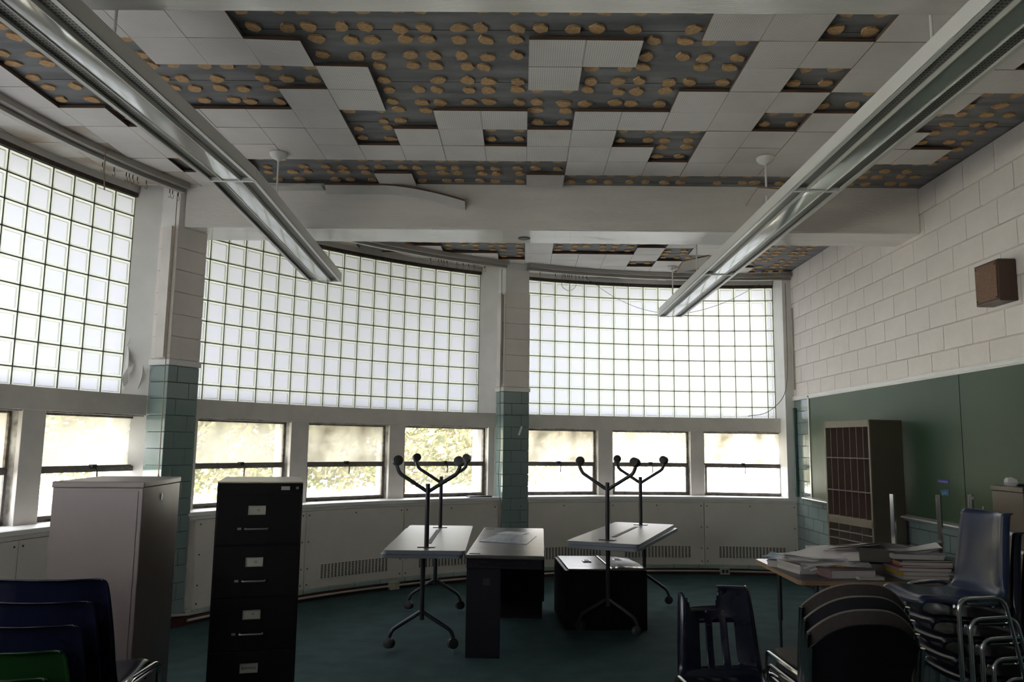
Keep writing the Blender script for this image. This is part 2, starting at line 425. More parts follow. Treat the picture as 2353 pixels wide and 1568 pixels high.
# glass block sheets: relief front (towards -y local)
def block_mesh(w, h):
    x, z = w / 2, h / 2; b = .004; e = .017; mb = MB()
    rings = [(x, z, .012), (x, z, .003), (x - b, z - b, 0), (x - e, z - e, 0), (x - e - .007, z - e - .007, .008)]
    for (a, c, y) in rings: mb.v += [(-a, y, -c), (a, y, -c), (a, y, c), (-a, y, c)]
    for i in range(4):
        mb.cm = 1
        for k in range(4): j = (k + 1) % 4; mb.q((4 * i + k, 4 * i + j, 4 * i + 4 + j, 4 * i + 4 + k))
    mb.cm = 0; mb.q((16, 17, 18, 19))
    return mb.mesh('glass_block', [M_block_pane, M_block_rim])
BM = {}
zlines = [3.55] + [3.383 - .1962 * i for i in range(8)] + [1.865]
wn_i = 0
for bi, (ga, gb) in enumerate(GLASS):
    A0, A1 = BAYS[bi]
    wn_i += 1
    root = empty('window_%d' % wn_i, kind='structure')
    if bi == 0: cols = [gb - .091 / R_GL * 57.2958]; edges = [gb]; a = gb - math.degrees(.091 / R_GL)
    else: edges = [gb]; a = gb - PA
    while a > ga: edges.append(a); a -= PA
    edges.append(ga)
    mort = MB()
    g = math.degrees(.0035 / R_GL)
    for e_ in edges: mort.arc(e_ - g * .9, e_ + g * .9, R_GL - .001, R_GL + .02, ZB, ZT, 1)
    for z in zlines: mort.arc(ga, gb, R_GL - .001, R_GL + .02, z - .004, z + .004)
    ob('mortar_grid', mort, M_mortar, root)
    far = MB()
    for ci in range(len(edges) - 1):
        a1, a0 = edges[ci], edges[ci + 1]
        am = (a0 + a1) / 2; w = rad(a1 - a0) * R_GL - .0075
        if w < .02: continue
        for k in range(9):
            h = zlines[k] - zlines[k + 1] - .0075; zm = (zlines[k] + zlines[k + 1]) / 2
            if am < -82:
                continue
            key = (round(w, 3), round(h, 3))
            if key not in BM: BM[key] = block_mesh(w, h)
            link('glass_block', BM[key], root, pol(am, R_GL, zm), (0, 0, -rad(am)))
    if bi >= 2:
        fb = MB()
        for ci in range(len(edges) - 1):
            a1, a0 = edges[ci], edges[ci + 1]
            if (a0 + a1) / 2 >= -82: continue
            for k in range(9):
                n0 = len(fb.v)
                for (a, z) in ((a0 + .03, zlines[k + 1] + .003), (a1 - .03, zlines[k + 1] + .003), (a1 - .03, zlines[k] - .003), (a0 + .03, zlines[k] - .003)): fb.v.append(pol(a, R_GL, z))
                fb.q((n0, n0 + 1, n0 + 2, n0 + 3))
        ob('glass_block_field', fb, M_block_pane, root, kind='stuff')
    # rusty lintel above the blocks
    ob('steel_lintel', MB().arc(ga, gb, R_GL - .03, R_GL + .10, ZT - .002, ZT + .034), M_rust, root)
    ob('soffit_edge', MB().arc(ga, gb, R_GL - .035, R_GL + .10, ZT + .034, ZD), M_board_plain, root)
    # spandrel band + sill + panels
    A0, A1 = BAYS[bi]
    ob('spandrel_band', MB().arc(A0 - .4, A1 + .2, R_BAND, R_GL + .12, 1.700, ZB), M_paint_grey, root, bevel=.004)
    ob('window_sill', MB().arc(A0 - .2, A1 + .1, R_IN, R_GL + .12, .868, .905), M_paint, root, bevel=.006)
    ob('sill_apron', MB().arc(A0 - .2, A1 + .1, R_IN + .006, R_IN + .10, .842, .868), M_paint_grey, root)
    # masonry below the sill, outside
    ob('wall_back_%d' % (bi + 1), MB().arc(A0 - .5, A1 + .5, R_IN + .03, R_GL + .12, 0, .86), M_paint_grey, kind='structure')
    # enclosure panels
    seams = {0: [-24.25, -12.69, -1.12, 9.85], 1: [-61.6, -49.86, -38.35, -26.8], 2: [-101, -89.4, -77.8, -66.2]}[bi]
    enc = empty('radiator_enclosure', kind='structure')
    for i in range(3):
        s0, s1 = seams[i], seams[i + 1]
        p = ob('enclosure_panel', MB().arc(max(s0, A0) + .03, s1 - .03, R_IN, R_IN + .03, .112, .838, 8), M_panel, enc)
        m = (s0 + s1) / 2; gw = 3.95
        if bi == 0 and i == 0: g0, g1 = -21.6, -13.8
        elif bi == 0 and i == 1: g0, g1 = -10.95, -2.78
        elif bi == 0: g0, g1 = .55, 8.4
        else: g0, g1 = m - gw, m + gw
        gr = ob('vent_grille', MB().arc(g0, g1, R_IN - .003, R_IN + .002, .192, .326, 8), M_grille_dark, p)
        bars = MB(); n = 20
        for k in range(n + 1):
            a = g0 + (g1 - g0) * k / n; bars.arc(a - .07, a + .07, R_IN - .008, R_IN - .001, .19, .328, 1)
        for k in range(10):
            z = .192 + .134 * k / 9; bars.arc(g0, g1, R_IN - .007, R_IN - .001, z - .0022, z + .0022, 8)
        ob('grille_bars', bars, M_panel, gr)
        sc = MB()
        for a in (s0 + .35, s1 - .35, m):
            for z in ((.80, .55, .30, .15) if a != m else (.80,)):
                c = pol(a, R_IN - .002, z); T = Matrix.Translation(c) @ Matrix.Rotation(-rad(a), 4, 'Z') @ Matrix.Rotation(rad(90), 4, 'X')
                sc.lathe([(.008, 0), (.006, .003)], 6, T=T)
        ob('screw', sc, M_slot, p)
    # cove base tiles
    cv = empty('baseboard_back_%d' % (bi + 1), kind='structure')
    a = A1
    while a > A0:
        a2 = max(a - 2.95, A0)
        ob('cove_tile', MB().arc(a2 + .02, a - .02, R_IN - .015, R_IN + .03, .068, .110, 2), M_cove, cv, bevel=.006); a = a2
    ob('maroon_base', MB().arc(A0, A1, R_IN - .02, R_IN + .03, 0, .066), M_maroon, cv)
    ob('conduit', MB().tube([pol(A0 + (A1 - A0) * i / 24, R_IN - .045, .042) for i in range(25)], .011, 8), M_conduit, cv, smooth=True)
    # head side: curtain rail
    rail = MB().arc(A0 - .5, A1 + .1, R_IN - .10, R_IN - .055, ZC - .045, ZC - .001)
    rail.arc(A0 - .5, A1 + .1, R_IN - .045, R_IN - .0, ZC - .075, ZC - .012)
    rr = empty('curtain_track', loc=pol((A0 + A1) / 2, R_IN, ZC - .07), label=['grey double curtain track on ceiling above the right window bay', 'grey double curtain track on ceiling above the middle window bay', 'grey double curtain track on ceiling above the left window bay'][bi], cat='curtain track')
    inv = Matrix.Translation(rr.location).inverted()
    ro = ob('track_rail', rail, M_rail, rr); ro.matrix_parent_inverse = inv
    hk = {0: [-21.7, -19.7, -18.6, -18.4, -18.1, -17.9, -17.6, -16.6, -16.1, -15.6], 1: [-35.9, -34.9, -34.5, -34.2, -33.8, -32.5, -31.7, -31.0, -30.3, -28.9], 2: [-73.3, -72.2, -71.0, -70.7, -70.35, -69.9, -69.0, -66.6, -66.3, -65.7]}[bi]
    for a in hk:
        x, y, z = pol(a, R_IN + .008, ZC - .075)
        h = MB().tube([(x, y, z + .01), (x, y, z - .028)], .004, 6)
        h.tube(fillet([(x, y, z - .025), (x + .010, y, z - .045), (x + .008, y, z - .068), (x - .008, y, z - .066), (x - .008, y, z - .052)], .006, 3), .0016, 5)
        o = ob('curtain_hook', h, M_hook, rr); o.matrix_parent_inverse = inv

# lower windows
M_pane_clear = glass_mat('window_pane_clear', .15)
M_pane_haze = glass_mat('window_pane_hazy', .6)
M_pane_fog = glass_mat('window_pane_fogged', .8, (.33, .31, .265))
wi = 3
def lower_window(a0, a1, upper, idx):
    am = (a0 + a1) / 2; RW = 6.06; w = 2 * RW * sin(rad((a1 - a0) / 2)); h = w / 2
    rt_ = empty('window_%d' % idx, loc=pol(am, RW * cos(rad((a1 - a0) / 2)), .905), rot=(0, 0, -rad(am)), kind='structure')
    # painted reveal / liner
    rv = MB().box(-h - .05, -h, -.10, .08, 0, .80).box(h, h + .05, -.10, .08, 0, .80).box(-h, h, -.09, .08, .785, .80)
    ob('window_reveal', rv, M_peel, rt_)
    fr = MB().box(-h, -h + .022, -.01, .03, 0, .79).box(h - .022, h, -.01, .03, 0, .79).box(-h, h, -.01, .03, .768, .79).box(-h, h, -.01, .03, 0, .022)
    ob('outer_frame', fr, M_putty, rt_)
    up_ = MB().box(-h + .016, h - .016, -.02, .005, .372, .394)
    ob('meeting_rail', up_, M_sash, rt_)
    lo = MB().box(-h + .022, h - .022, -.035, -.012, .345, .385).box(-h + .022, h - .022, -.035, -.012, .018, .040)
    lo.box(-h + .022, -h + .046, -.035, -.012, .018, .385).box(h - .046, h - .022, -.035, -.012, .018, .385)
    ls = ob('lower_sash', lo, M_sash, rt_)
    ob('window_pane', MB().box(-h + .022, h - .022, .006, .010, .39, .770), upper, rt_)
    ob('window_pane', MB().box(-h + .045, h - .045, -.026, -.022, .038, .348), M_pane_clear, rt_)
    lt = MB().box(-.02, .02, -.055, -.012, .372, .402)
    lt.tube(fillet([(0, -.045, .385), (.022, -.06, .35), (.018, -.062, .27)], .03, 4), .006, 6)
    ob('window_latch', lt, M_rubber, ls)
    return rt_
kinds = {0: [M_pane_fog, M_pane_haze, M_pane_fog], 1: [M_pane_haze, M_pane_fog, M_pane_clear], 2: [M_pane_fog, M_pane_fog, M_pane_haze]}
for bi in range(3):
    for k, (a0, a1) in enumerate(OPEN[bi]):
        wi += 1; lower_window(a0, a1, kinds[bi][k], wi)
    A0, A1 = BAYS[bi]; ed = [A0 - .3] + [x for oo in OPEN[bi] for x in oo] + [A1 + .1]
    for k in range(0, len(ed), 2):
        if ed[k + 1] - ed[k] < .2: continue
        ob('window_mullion', MB().arc(ed[k] + .05, ed[k + 1] - .05, R_BAND + .01, R_GL + .1, .90, 1.705, 2), M_paint_grey, bevel=.004, kind='structure')

# ---------------- columns between the bays
def column(aL, aR, gl, gr, full=True):
    """aL/aR: inner face edges; gl: glass edge of the bay on the left, gr: glass edge of the bay on the right"""
    am = (aL + aR) / 2
    c = empty('column', kind='structure')
    # white jamb core
    core = MB()
    n0 = len(core.v)
    pts = [pol(aL + .35, R_IN + .02)[:2], pol(aR - .35, R_IN + .02)[:2], pol(aR - .1, R_IN + .22)[:2], pol(gr, R_GL)[:2], pol(gr, R_GL + .14)[:2], pol(gl, R_GL + .14)[:2], pol(gl, R_GL)[:2], pol(aL + .15, R_IN + .22)[:2]]
    core.prism(pts, 0, ZD)
    ob('column_core', core, M_paint, c)
    n = 0; z = 2.16; zt = 3.285
    # block courses above the cap
    zs = [2.165 + .187 * i for i in range(7)]
    for i in range(6):
        z0, z1 = zs[i], (zs[i + 1] if i < 5 else zt)
        ob('concrete_block', MB().arc(aL, aR, R_IN, R_IN + .215, z0 + .0012, z1 - .0012, 2), M_cmu, c, bevel=.006)
    ob('column_head', MB().arc(aL + .12, aR - .1 if not full else aR - 1.55, R_IN + .01, R_IN + .2, zt, ZD), M_paint, c)
    ob('cap_block', MB().arc(aL - .12, aR + .08, R_IN - .014, R_IN + .225, 2.112, 2.163, 2), M_paint, c, bevel=.006)
    for i in range(15):
        z1 = 2.110 - .1355 * i; z0 = max(z1 - .1355, .08)
        split = aL + (aR - aL) * (.30 if i % 2 == 0 else .70) if full else aL + (aR - aL) * (.32 if i % 2 else .70)
        for s0, s1 in ((aL, split), (split, aR)):
            ob('glazed_tile', MB().arc(s0 + (.012 if s0 != aL else 0), s1 - (.012 if s1 != aR else 0), R_IN, R_IN + .215, z0 + .0015, z1 - .0015, 1), M_tile_green, c, bevel=.004)
    ob('column_joint', MB().arc(aL + .1, aR - .1, R_IN + .006, R_IN + .20, .08, 2.11, 2), M_tile_joint, c)
    ob('column_base', MB().arc(aL - .1, aR + .1, R_IN - .02, R_IN + .2, 0, .08, 2), M_maroon, c)
    return c
column(-65.55, -62.4, -66.4, -61.95)
column(-26.25, -22.98, -27.55, -22.9, full=False)
column(-104.5, -101.4, -105, -101)
# the curved wall goes on behind the camera to the right wall, open for the added bay
ob('wall_left', MB().arc(-194, -141, R_IN, R_IN + .3, 0, ZD, 30).arc(-141, -104.4, R_IN, R_IN + .3, 0, 1.28, 20).arc(-141, -104.4, R_IN, R_IN + .3, 3.55, ZD, 20), M_paint, kind='structure')
# fourth glass-block bay, added unseen behind the camera to light beams and ceiling
w4 = empty('window_13', kind='structure')
mg = MB(); fb = MB(); a = -140.9; zz4 = [1.865 + .1872 * i for i in range(10)]
while a < -104.6:
    b_ = min(a + PA, -104.5); mg.arc(a - .03, a + .03, R_GL - .002, R_GL + .05, 1.865, 3.55, 1)
    for k in range(9):
        n0 = len(fb.v)
        for (aa, z) in ((a + .03, zz4[k] + .003), (b_ - .03, zz4[k] + .003), (b_ - .03, zz4[k + 1] - .003), (a + .03, zz4[k + 1] - .003)): fb.v.append(pol(aa, R_GL, z))
        fb.q((n0, n0 + 1, n0 + 2, n0 + 3))
    a = b_
for z in zz4: mg.arc(-141, -104.5, R_GL - .002, R_GL + .05, z - .003, z + .003)
ob('mortar_grid', mg, M_mortar, w4); ob('glass_block_field', fb, M_block_pane, w4, kind='stuff')
ob('window_surround', MB().arc(-141, -104.4, R_IN, R_GL + .14, 1.70, 1.865, 20).arc(-129.5, -127.5, 5.9, 6.2, .9, 1.7, 2).arc(-118, -116, 5.9, 6.2, .9, 1.7, 2).arc(-141.5, -141, R_IN, R_GL + .14, 1.8, ZD, 1).arc(-141, -104.4, R_IN, R_GL + .14, 3.55, ZD, 20), M_paint, w4)
# jamb at the right-hand end of bay 3
ob('trim_4', MB().prism([pol(8.42, R_GL)[:2], pol(8.42, R_GL + .14)[:2], pol(11, R_GL + .14)[:2], (XR + .02, 9.70), (XR - .10, 9.72)], .905, ZD), M_paint, kind='structure')
# narrow curtain channels on columns
for a in (-65.9, -26.55):
    ob('trim_%d' % (5 if a < -50 else 6), MB().arc(a - .12, a + .06, R_IN + .02, R_IN + .12, 2.17, 3.27, 1).arc(a + .25, a + .34, R_IN - .012, R_IN + .02, 2.2, 3.25, 1), M_paint_grey, kind='structure')

# peeling paint flakes on the left jamb (between glass and column)
def flake(pts, bulge_, name='peeling_flake'):
    """pts in (s along jamb 0..1, z) ; the flake stands off the jamb surface"""
    pa, pb = Vector(pol(-66.35, R_GL - .01)), Vector(pol(-65.55, R_IN + .23))
    d = pb - pa; nrm = Vector((-d.y, d.x, 0)).normalized()
    if nrm.x < 0 and nrm.y > 0: nrm = nrm
    nrm = -nrm if nrm.dot(Vector((0, 1.5, 0)) - pa) < 0 else nrm
    cx = sum(p[0] for p in pts) / len(pts); cz = sum(p[1] for p in pts) / len(pts)
    mb = MB(); V = []
    bulge = bulge_ * 1.5
    for k, (s, z) in enumerate(pts): V.append(pa + d * s + Vector((0, 0, z)) + nrm * (.006 + bulge * (k % 3) / 2))
    c = pa + d * cx + Vector((0, 0, cz)) + nrm * (bulge * .4 + .008)
    n = len(V); mb.v = [tuple(v) for v in V] + [tuple(c)] + [tuple(v - nrm * .003) for v in V]
    for i in range(n):
        j = (i + 1) % n; mb.q((i, j, n)); mb.q((i, j, n + 1 + j, n + 1 + i))
    return mb
pk = tag(empty('peeling_paint', loc=pol(-66.1, R_GL - .15, 2.0)), 'curled flakes of peeling white paint on the jamb beside the left glass-block wall', 'peeling paint')
inv = Matrix.Translation(pk.location).inverted()
for pts, b in (([(.10, 2.27), (.22, 2.22), (.30, 2.15), (.42, 2.13), (.40, 2.06), (.30, 2.03), (.22, 1.97), (.12, 1.93), (.06, 2.0), (.04, 2.12)], .035),
               ([(.72, 2.03), (.83, 2.09), (.88, 2.11), (.90, 2.03), (.82, 1.96), (.74, 1.91)], .03),
               ([(.16, 2.34), (.20, 2.29), (.12, 2.27)], .02), ([(.05, 1.93), (.16, 1.96), (.12, 1.90)], .02)):
    o = ob('paint_flake', flake(pts, b), M_paint, pk); o.matrix_parent_inverse = inv

# ---------------- ceiling tiles and adhesive dabs
X0, Y0, TP, TT = .0165, 3.990, .305, .019
CLIP = 6.11
def clip_poly(poly):
    """clip a convex polygon by the curved wall circle (near side only) and the right wall"""
    planes = []
    for a in range(-112, 24, 4):
        nx, ny = sin(rad(a)), cos(rad(a)); planes.append((nx, ny, nx * CXY[0] + ny * CXY[1] + CLIP))
    planes.append((1, 0, XR - .004))
    for nx, ny, d in planes:
        out = []
        for i in range(len(poly)):
            p, q = poly[i], poly[(i + 1) % len(poly)]
            dp, dq = nx * p[0] + ny * p[1] - d, nx * q[0] + ny * q[1] - d
            if dp <= 0: out.append(p)
            if (dp < 0 < dq) or (dq < 0 < dp):
                t = dp / (dp - dq); out.append((p[0] + t * (q[0] - p[0]), p[1] + t * (q[1] - p[1])))
        poly = out
        if len(poly) < 3: return None
    return poly
TM = {}
def tile_mesh(poly_local, mats):
    mb = MB(); mb.prism(poly_local, 0, TT)
    # chamfered lower rim is implied by a thin edge; sides are fibre
    mb.m = [0, 0] + [1] * (len(mb.f) - 2)
    return mb.mesh('ceiling_tile', mats)
def ceiling_tile(x, y, s=TP, sy=TP, mats=None, tilt=None, drop=0.):
    g = .0012
    poly = [(x + g, y + g), (x + s - g, y + g), (x + s - g, y + sy - g), (x + g, y + sy - g)]
    cp = clip_poly(poly)
    if not cp: return
    cx, cy = x + s / 2, y + sy / 2
    full = len(cp) == 4 and abs(sum((a[0] - b[0]) ** 2 + (a[1] - b[1]) ** 2 for a, b in zip(cp, poly))) < 1e-9
    mats = mats or [M_board, M_board_edge]
    key = ('f', s, sy, mats[0].name)
    if full:
        if key not in TM: TM[key] = tile_mesh([(a - cx, b - cy) for a, b in poly], mats)
        me = TM[key]
    else: me = tile_mesh([(a - cx, b - cy) for a, b in cp], mats)
    rot = tilt or (rnd.uniform(-.003, .003), rnd.uniform(-.003, .003), 0)
    return link('ceiling_tile', me, ceil, (cx, cy, ZC + rnd.uniform(-.001, .0015) - drop), rot)
present = {
 -2: [-9, -8, -7, -6, 3, 4, 6, 8, 9, 10], -1: [-11, -8, -7, -6, 3, 4, 6, 8, 9, 10],
 0: [-11, -7, -6, -5, 0, 1, 4, 5, 6, 7, 8], 1: [-11, -4, 0, 4, 6, 7, 8, 9], 2: [-11, -5, -4, 3, 4, 5, 8],
 3: [-11, -10, -8, -7, -6, -5, -2, -1, 1, 2, 3, 4, 6, 7], 4: [-11, -10, -9, -8, -7, -6, -5, -3, -2, 0, 1, 4, 5, 6, 7, 8],
 5: [-11, -10, -9, -8, -7, -6, -5, -4, -3, -2, -1, 0, 1, 2, 4, 5, 6, 7, 8, 9], 6: [-11, -10, -8, 1, 2, 3, 4, 5, 6, 7],
 7: [-11, -10, -9, -4, 0], 8: [-11, -10, -9]}
stained = {(-12, 2), (-11, 7), (-12, 6)}
dabs = []
def add_dabs(x, y, k=.062):
    for dx in (k, TP - k):
        for dy in (k, TP - k):
            if rnd.random() < .04: continue
            px, py = x + dx + rnd.uniform(-.015, .015), y + dy + rnd.uniform(-.012, .012)
            if math.hypot(px - CXY[0], py - CXY[1]) > 6.03 and px < 2.3: continue
            if math.hypot(px - CXY[0], py - CXY[1]) > 6.03 or px > XR - .07: continue
            dabs.append((px, py))
for w in range(-3, 9):
    row = present.get(w, None)
    for c in range(-13, 11):
        x, y = X0 + TP * c, Y0 + TP * w
        if y + TP < 3.112: continue
        sy = TP
        if y < 3.112: sy = y + TP - 3.112; y = 3.112
        if y + sy > 6.485: sy = 6.485 - y
        r_ = math.hypot(x + .15 - CXY[0], y + .15 - CXY[1])
        if row is None: here = c % 2 == 0
        elif c <= -12: here = not (c == -12 and w == 2)
        else: here = c in row
        if here:
            if w == 8 and sy < .1 and c > -9: continue
            if w == -1 or w >= 0 or w < -1:
                tl = None; dr = 0.
                if (c, w) == (-5, 0): tl = (.012, .03, 0); dr = .008
                if (c, w) in ((-4, 1), (-4, 2)): tl = (0.004, .018, 0); dr = .004
                m_ = [M_board_stain, M_board_edge] if (r_ > 5.6 and c < -9 and w > 3) else None
                ceiling_tile(x, y, TP, sy, m_, tl, dr)
        elif sy > .2 and r_ < 6.05: add_dabs(x, y)
# bay 2
YB = 8.455
rowsB = {-4: 'm', -3: 'm', -2: 'm', -1: [-9, 0, 5, 6], 0: [-8, -7, -4, 0, 4, 6, 7], 1: [-6, -5, -4, -3, -2, 0, 1, 2, 3, 4], 2: [-5, -4, -3, -2, -1, 0, 1, 2, 3, 5], 3: [-4, -3, -2, -1, 0, 1, 2, 3, 4, 5, 7, 8], 4: [-4, -3, -2, -1, 0, 1, 2, 3, 4, 5], 5: [-2, 0, 1, 4, 5], 6: [1, 4, 7]}
rowsB[-1] += [-7]; 
for w in range(-6, 7):
    row = rowsB.get(w, 'm')
    for c in range(-11, 11):
        x, y = X0 + TP * c, YB + TP * w
        if y + TP < 6.925: continue
        sy = TP
        if y < 6.925: sy = y + TP - 6.925; y = 6.925
        here = (c % 3 != 0) if row == 'm' else c in row
        if here:
            r_ = math.hypot(x + .15 - CXY[0], y + .15 - CXY[1])
            ceiling_tile(x, y, TP, sy, [M_board_stain, M_board_edge] if r_ > 5.75 and c < -1 else None)
        elif sy > .2: add_dabs(x, y)
# dab meshes
dm = []
for k in range(7):
    mb = MB(); n = 11; el = rnd.uniform(.75, 1.0); ph = rnd.uniform(0, 6)
    ring = []
    for i in range(n):
        a = 2 * pi * i / n; r = .043 * (1 + .10 * sin(2 * a + ph) + rnd.uniform(-.1, .1) + (.25 if i == k else 0))
        ring.append((r * cos(a) * 1.05, r * sin(a) * el))
    mb.prism(ring, 0, .012); dm.append(mb.mesh('adhesive_dab', M_dab))
dabs.sort(key=lambda p: p[0] ** 2 * .3 + (p[1]) ** 2)
rest = MB()
for i, (x, y) in enumerate(dabs):
    if i < 290 and y < 6.5:
        link('adhesive_dab', dm[i % 7], ceil, (x, y, ZD - .011), (0, 0, rnd.uniform(0, 6.28)))
    else:
        a0 = rnd.uniform(0, 6); n = 9; c_ = rnd.uniform(.8, 1.1)
        rest.prism([(x + .043 * c_ * (1 + rnd.uniform(-.15, .15)) * cos(a0 + 2 * pi * k / n), y + .037 * (1 + rnd.uniform(-.15, .15)) * sin(a0 + 2 * pi * k / n)) for k in range(n)], ZD - .011, ZD + .001)
ob('adhesive_dab_field', rest, M_dab, ceil, kind='stuff')
# drooping strip board in front of the far beam
mb = MB(); P = []
n = 24
for i in range(n + 1):
    t = i / n; x = -1.66 + 1.17 * t
    droop = .006 + .13 * max(0, (t - .42) / .58) ** 1.6
    P.append((x, droop))
for i, (x, d) in enumerate(P):
    for (yy, zz) in ((6.375, 0.0), (6.478, -.045), (6.478, -.030), (6.375, .015)): mb.v.append((x, yy, ZC - d + zz - .008))
for i in range(n):
    o_ = 4 * i
    for k in range(4): j = (k + 1) % 4; mb.q((o_ + k, o_ + 4 + k, o_ + 4 + j, o_ + j))
mb.q((0, 1, 2, 3)); mb.q((4 * n + 3, 4 * n + 2, 4 * n + 1, 4 * n))
mb.m = [1 if i % 4 == 3 else 0 for i in range(4 * n)] + [0, 0]
ob('drooping_tile_strip', mb, [M_board_plain, M_board_edge], ceil)
mb = MB().box(-2.15, -1.68, 6.36, 6.475, ZC - .03, ZC - .015)
ob('drooping_tile_strip', mb, [M_board_plain], ceil, rot=(0, 0, 0))
# two fallen tiles caught on the right-hand light's rods
def loose_tile(loc, rot, label, size=.3):
    o = ob('loose_ceiling_tile', MB().box(-size / 2, size / 2, -size / 2, size / 2, 0, .016), [M_board], loc=loc, rot=rot); tag(o, label, 'ceiling tile')
    ob('tile_edge', MB().box(-size / 2 - .001, size / 2 + .001, -size / 2 - .001, size / 2 + .001, .003, .015), M_ply, o)
loose_tile((1.84, 5.74, 3.33), (rad(-9), rad(3), rad(1)), 'fallen perforated tile caught on the rod of the right light, nearer the camera')
loose_tile((1.80, 8.30, 3.42), (rad(-12), rad(-14), rad(6)), 'fallen perforated tile resting on the right light beyond the far beam', .29)

# ================================================================== LIGHT FIXTURES
def fixture_section(root, y0, z0, y1, z1, xc, joint):
    L = math.hypot(y1 - y0, z1 - z0); an = math.atan2(z1 - z0, y1 - y0)
    T = Matrix.Translation((xc, y0, z0)) @ Matrix.Rotation(an, 4, 'X')
    inv = Matrix.Translation(root.location).inverted()
    def P(name, mb, m, **k):
        o = ob(name, mb, m, root, **k); o.matrix_local = inv @ T; return o
    for s in (-1, 1):
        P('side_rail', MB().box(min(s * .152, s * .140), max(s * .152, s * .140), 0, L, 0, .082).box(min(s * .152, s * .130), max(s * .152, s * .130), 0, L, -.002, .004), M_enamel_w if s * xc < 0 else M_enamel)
        P('louver', MB().box(min(s * .138, s * .058), max(s * .138, s * .058), .005, L - .005, .018, .024), M_louver)
        P('louver_flange', MB().box(min(s * .060, s * .054), max(s * .060, s * .054), 0, L, -.004, .03), M_enamel)
    rf = MB(); rf.v = [(-.054, 0, .002), (0, 0, .0), (.054, 0, .002), (-.054, L, .002), (0, L, .0), (.054, L, .002)]
    rf.q((0, 1, 4, 3)); rf.q((1, 2, 5, 4))
    P('reflector_strip', rf, M_mirror, smooth=True)
    P('fixture_top', MB().prism([(-.14, .03), (.14, .03), (.08, .075), (-.08, .075)], 0, L, Matrix(((1, 0, 0, 0), (0, 0, 1, 0), (0, 1, 0, 0), (0, 0, 0, 1)))), M_enamel)
    if joint: P('joint_clip', MB().box(-.14, .14, L - .012, L + .012, -.006, .03), M_enamel_w)
    else: P('end_plate', MB().box(-.152, .152, L, L + .006, -.003, .083), M_enamel_w)
def rod(root, x, y, ztop, zbot):
    inv = Matrix.Translation(root.location).inverted()
    o = ob('hanger_rod', MB().tube([(x, y, zbot), (x, y, ztop - .04)], .0075, 8), M_enamel_w, root, smooth=True); o.matrix_parent_inverse = inv
    o = ob('ceiling_canopy', MB().lathe([(.012, -.062), (.02, -.052), (.05, -.04), (.064, -.02), (.066, -.004), (.06, 0)], 20, (x, y, ztop)), M_enamel_w, root, smooth=True); o.matrix_parent_inverse = inv
fl = empty('light_fixture', (-1.833, 4.8, 3.12), label='left pendant strip light, bent at the joint, its far end dipping', cat='light fixture')
fixture_section(fl, -.05, 3.005, 2.39, 3.052, -1.833, True)
fixture_section(fl, 2.39, 3.052, 4.80, 3.12, -1.833, True)
fixture_section(fl, 4.80, 3.12, 7.20, 2.975, -1.833, False)
rod(fl, -1.833, 5.69, ZC, 3.07 + .06); rod(fl, -1.833, 3.32, ZC, 3.08 + .06)
rod(fl, -1.833, .9, 3.67, 3.1)
fr_ = empty('light_fixture', (1.78, 4.72, 3.06), label='right pendant strip light running straight to the right window bay', cat='light fixture')
for y0, y1, j in ((-.1, 2.31, True), (2.31, 4.72, True), (4.72, 7.13, True), (7.13, 9.52, False)): fixture_section(fr_, y0, 3.06, y1, 3.06, 1.78, j)
for y, z in ((3.32, ZC), (5.70, ZC), (8.05, ZC), (9.36, ZC), (.9, 3.67)): rod(fr_, 1.785, y, z, 3.12)

# ================================================================== RIGHT WALL THINGS
cbd = tag(empty('chalkboard', (XR - .01, 5.0, .93)), 'long green chalkboard on the right wall with aluminium frame and tray', 'chalkboard')
inv = Matrix.Translation(cbd.location).inverted()
def cp(name, mb, m, par, **k):
    o = ob(name, mb, m, par, **k); o.matrix_parent_inverse = Matrix.Translation(par.location).inverted(); return o
cp('writing_surface', MB().box(XR - .016, XR - .003, 6.02, 9.16, .955, 2.085), M_chalk, cbd)
cp('writing_surface', MB().box(XR - .016, XR - .003, 1.0, 6.012, .955, 2.085), M_chalk, cbd)
cp('frame_top', MB().box(XR - .024, XR - .002, 1.0, 9.19, 2.082, 2.10), M_alu, cbd)
cp('frame_side', MB().box(XR - .024, XR - .002, 9.155, 9.19, .94, 2.10), M_alu, cbd)
cp('chalk_tray', MB().prism([(XR - .002, .955), (XR - .03, .955), (XR - .085, .945), (XR - .09, .935), (XR - .03, .905), (XR - .002, .90)], 1.0, 9.3, Matrix(((1, 0, 0, 0), (0, 0, 1, 0), (0, 1, 0, 0), (0, 0, 0, 1)))), M_alu, cbd)
# magnets / stickers
def sticker(y, z, w, h, ang, col, lab, txt=None, tcol=None, name='word_magnet'):
    m = mat('sticker_%d' % len(MATS), col, .5)
    o = ob(name, MB().box(-w / 2, w / 2, -.0015, 0, -h / 2, h / 2), m, loc=(XR - .0185, y, z), rot=(0, rad(ang), rad(-90))); tag(o, lab, 'magnet')
    o.rotation_euler = (Matrix.Rotation(rad(-90), 3, 'Z') @ Matrix.Rotation(rad(ang), 3, 'Y')).to_euler()
    if txt:
        tm = text_mesh(txt, h * .75, mat('stext_%d' % len(MATS), tcol, .5))
        t = link('lettering', tm, o, (0, -.0022, 0), (rad(90), 0, 0))
sticker(6.32, 1.26, .17, .030, 1, (.03, .05, .30), 'long blue and lilac word magnet high on the chalkboard', 'Congratulations', (.35, .3, .55))
sticker(6.30, 1.175, .12, .045, -4, (.04, .16, .35), 'blue magnet with a pale green patch under the long word magnet', 'great', (.3, .45, .2))
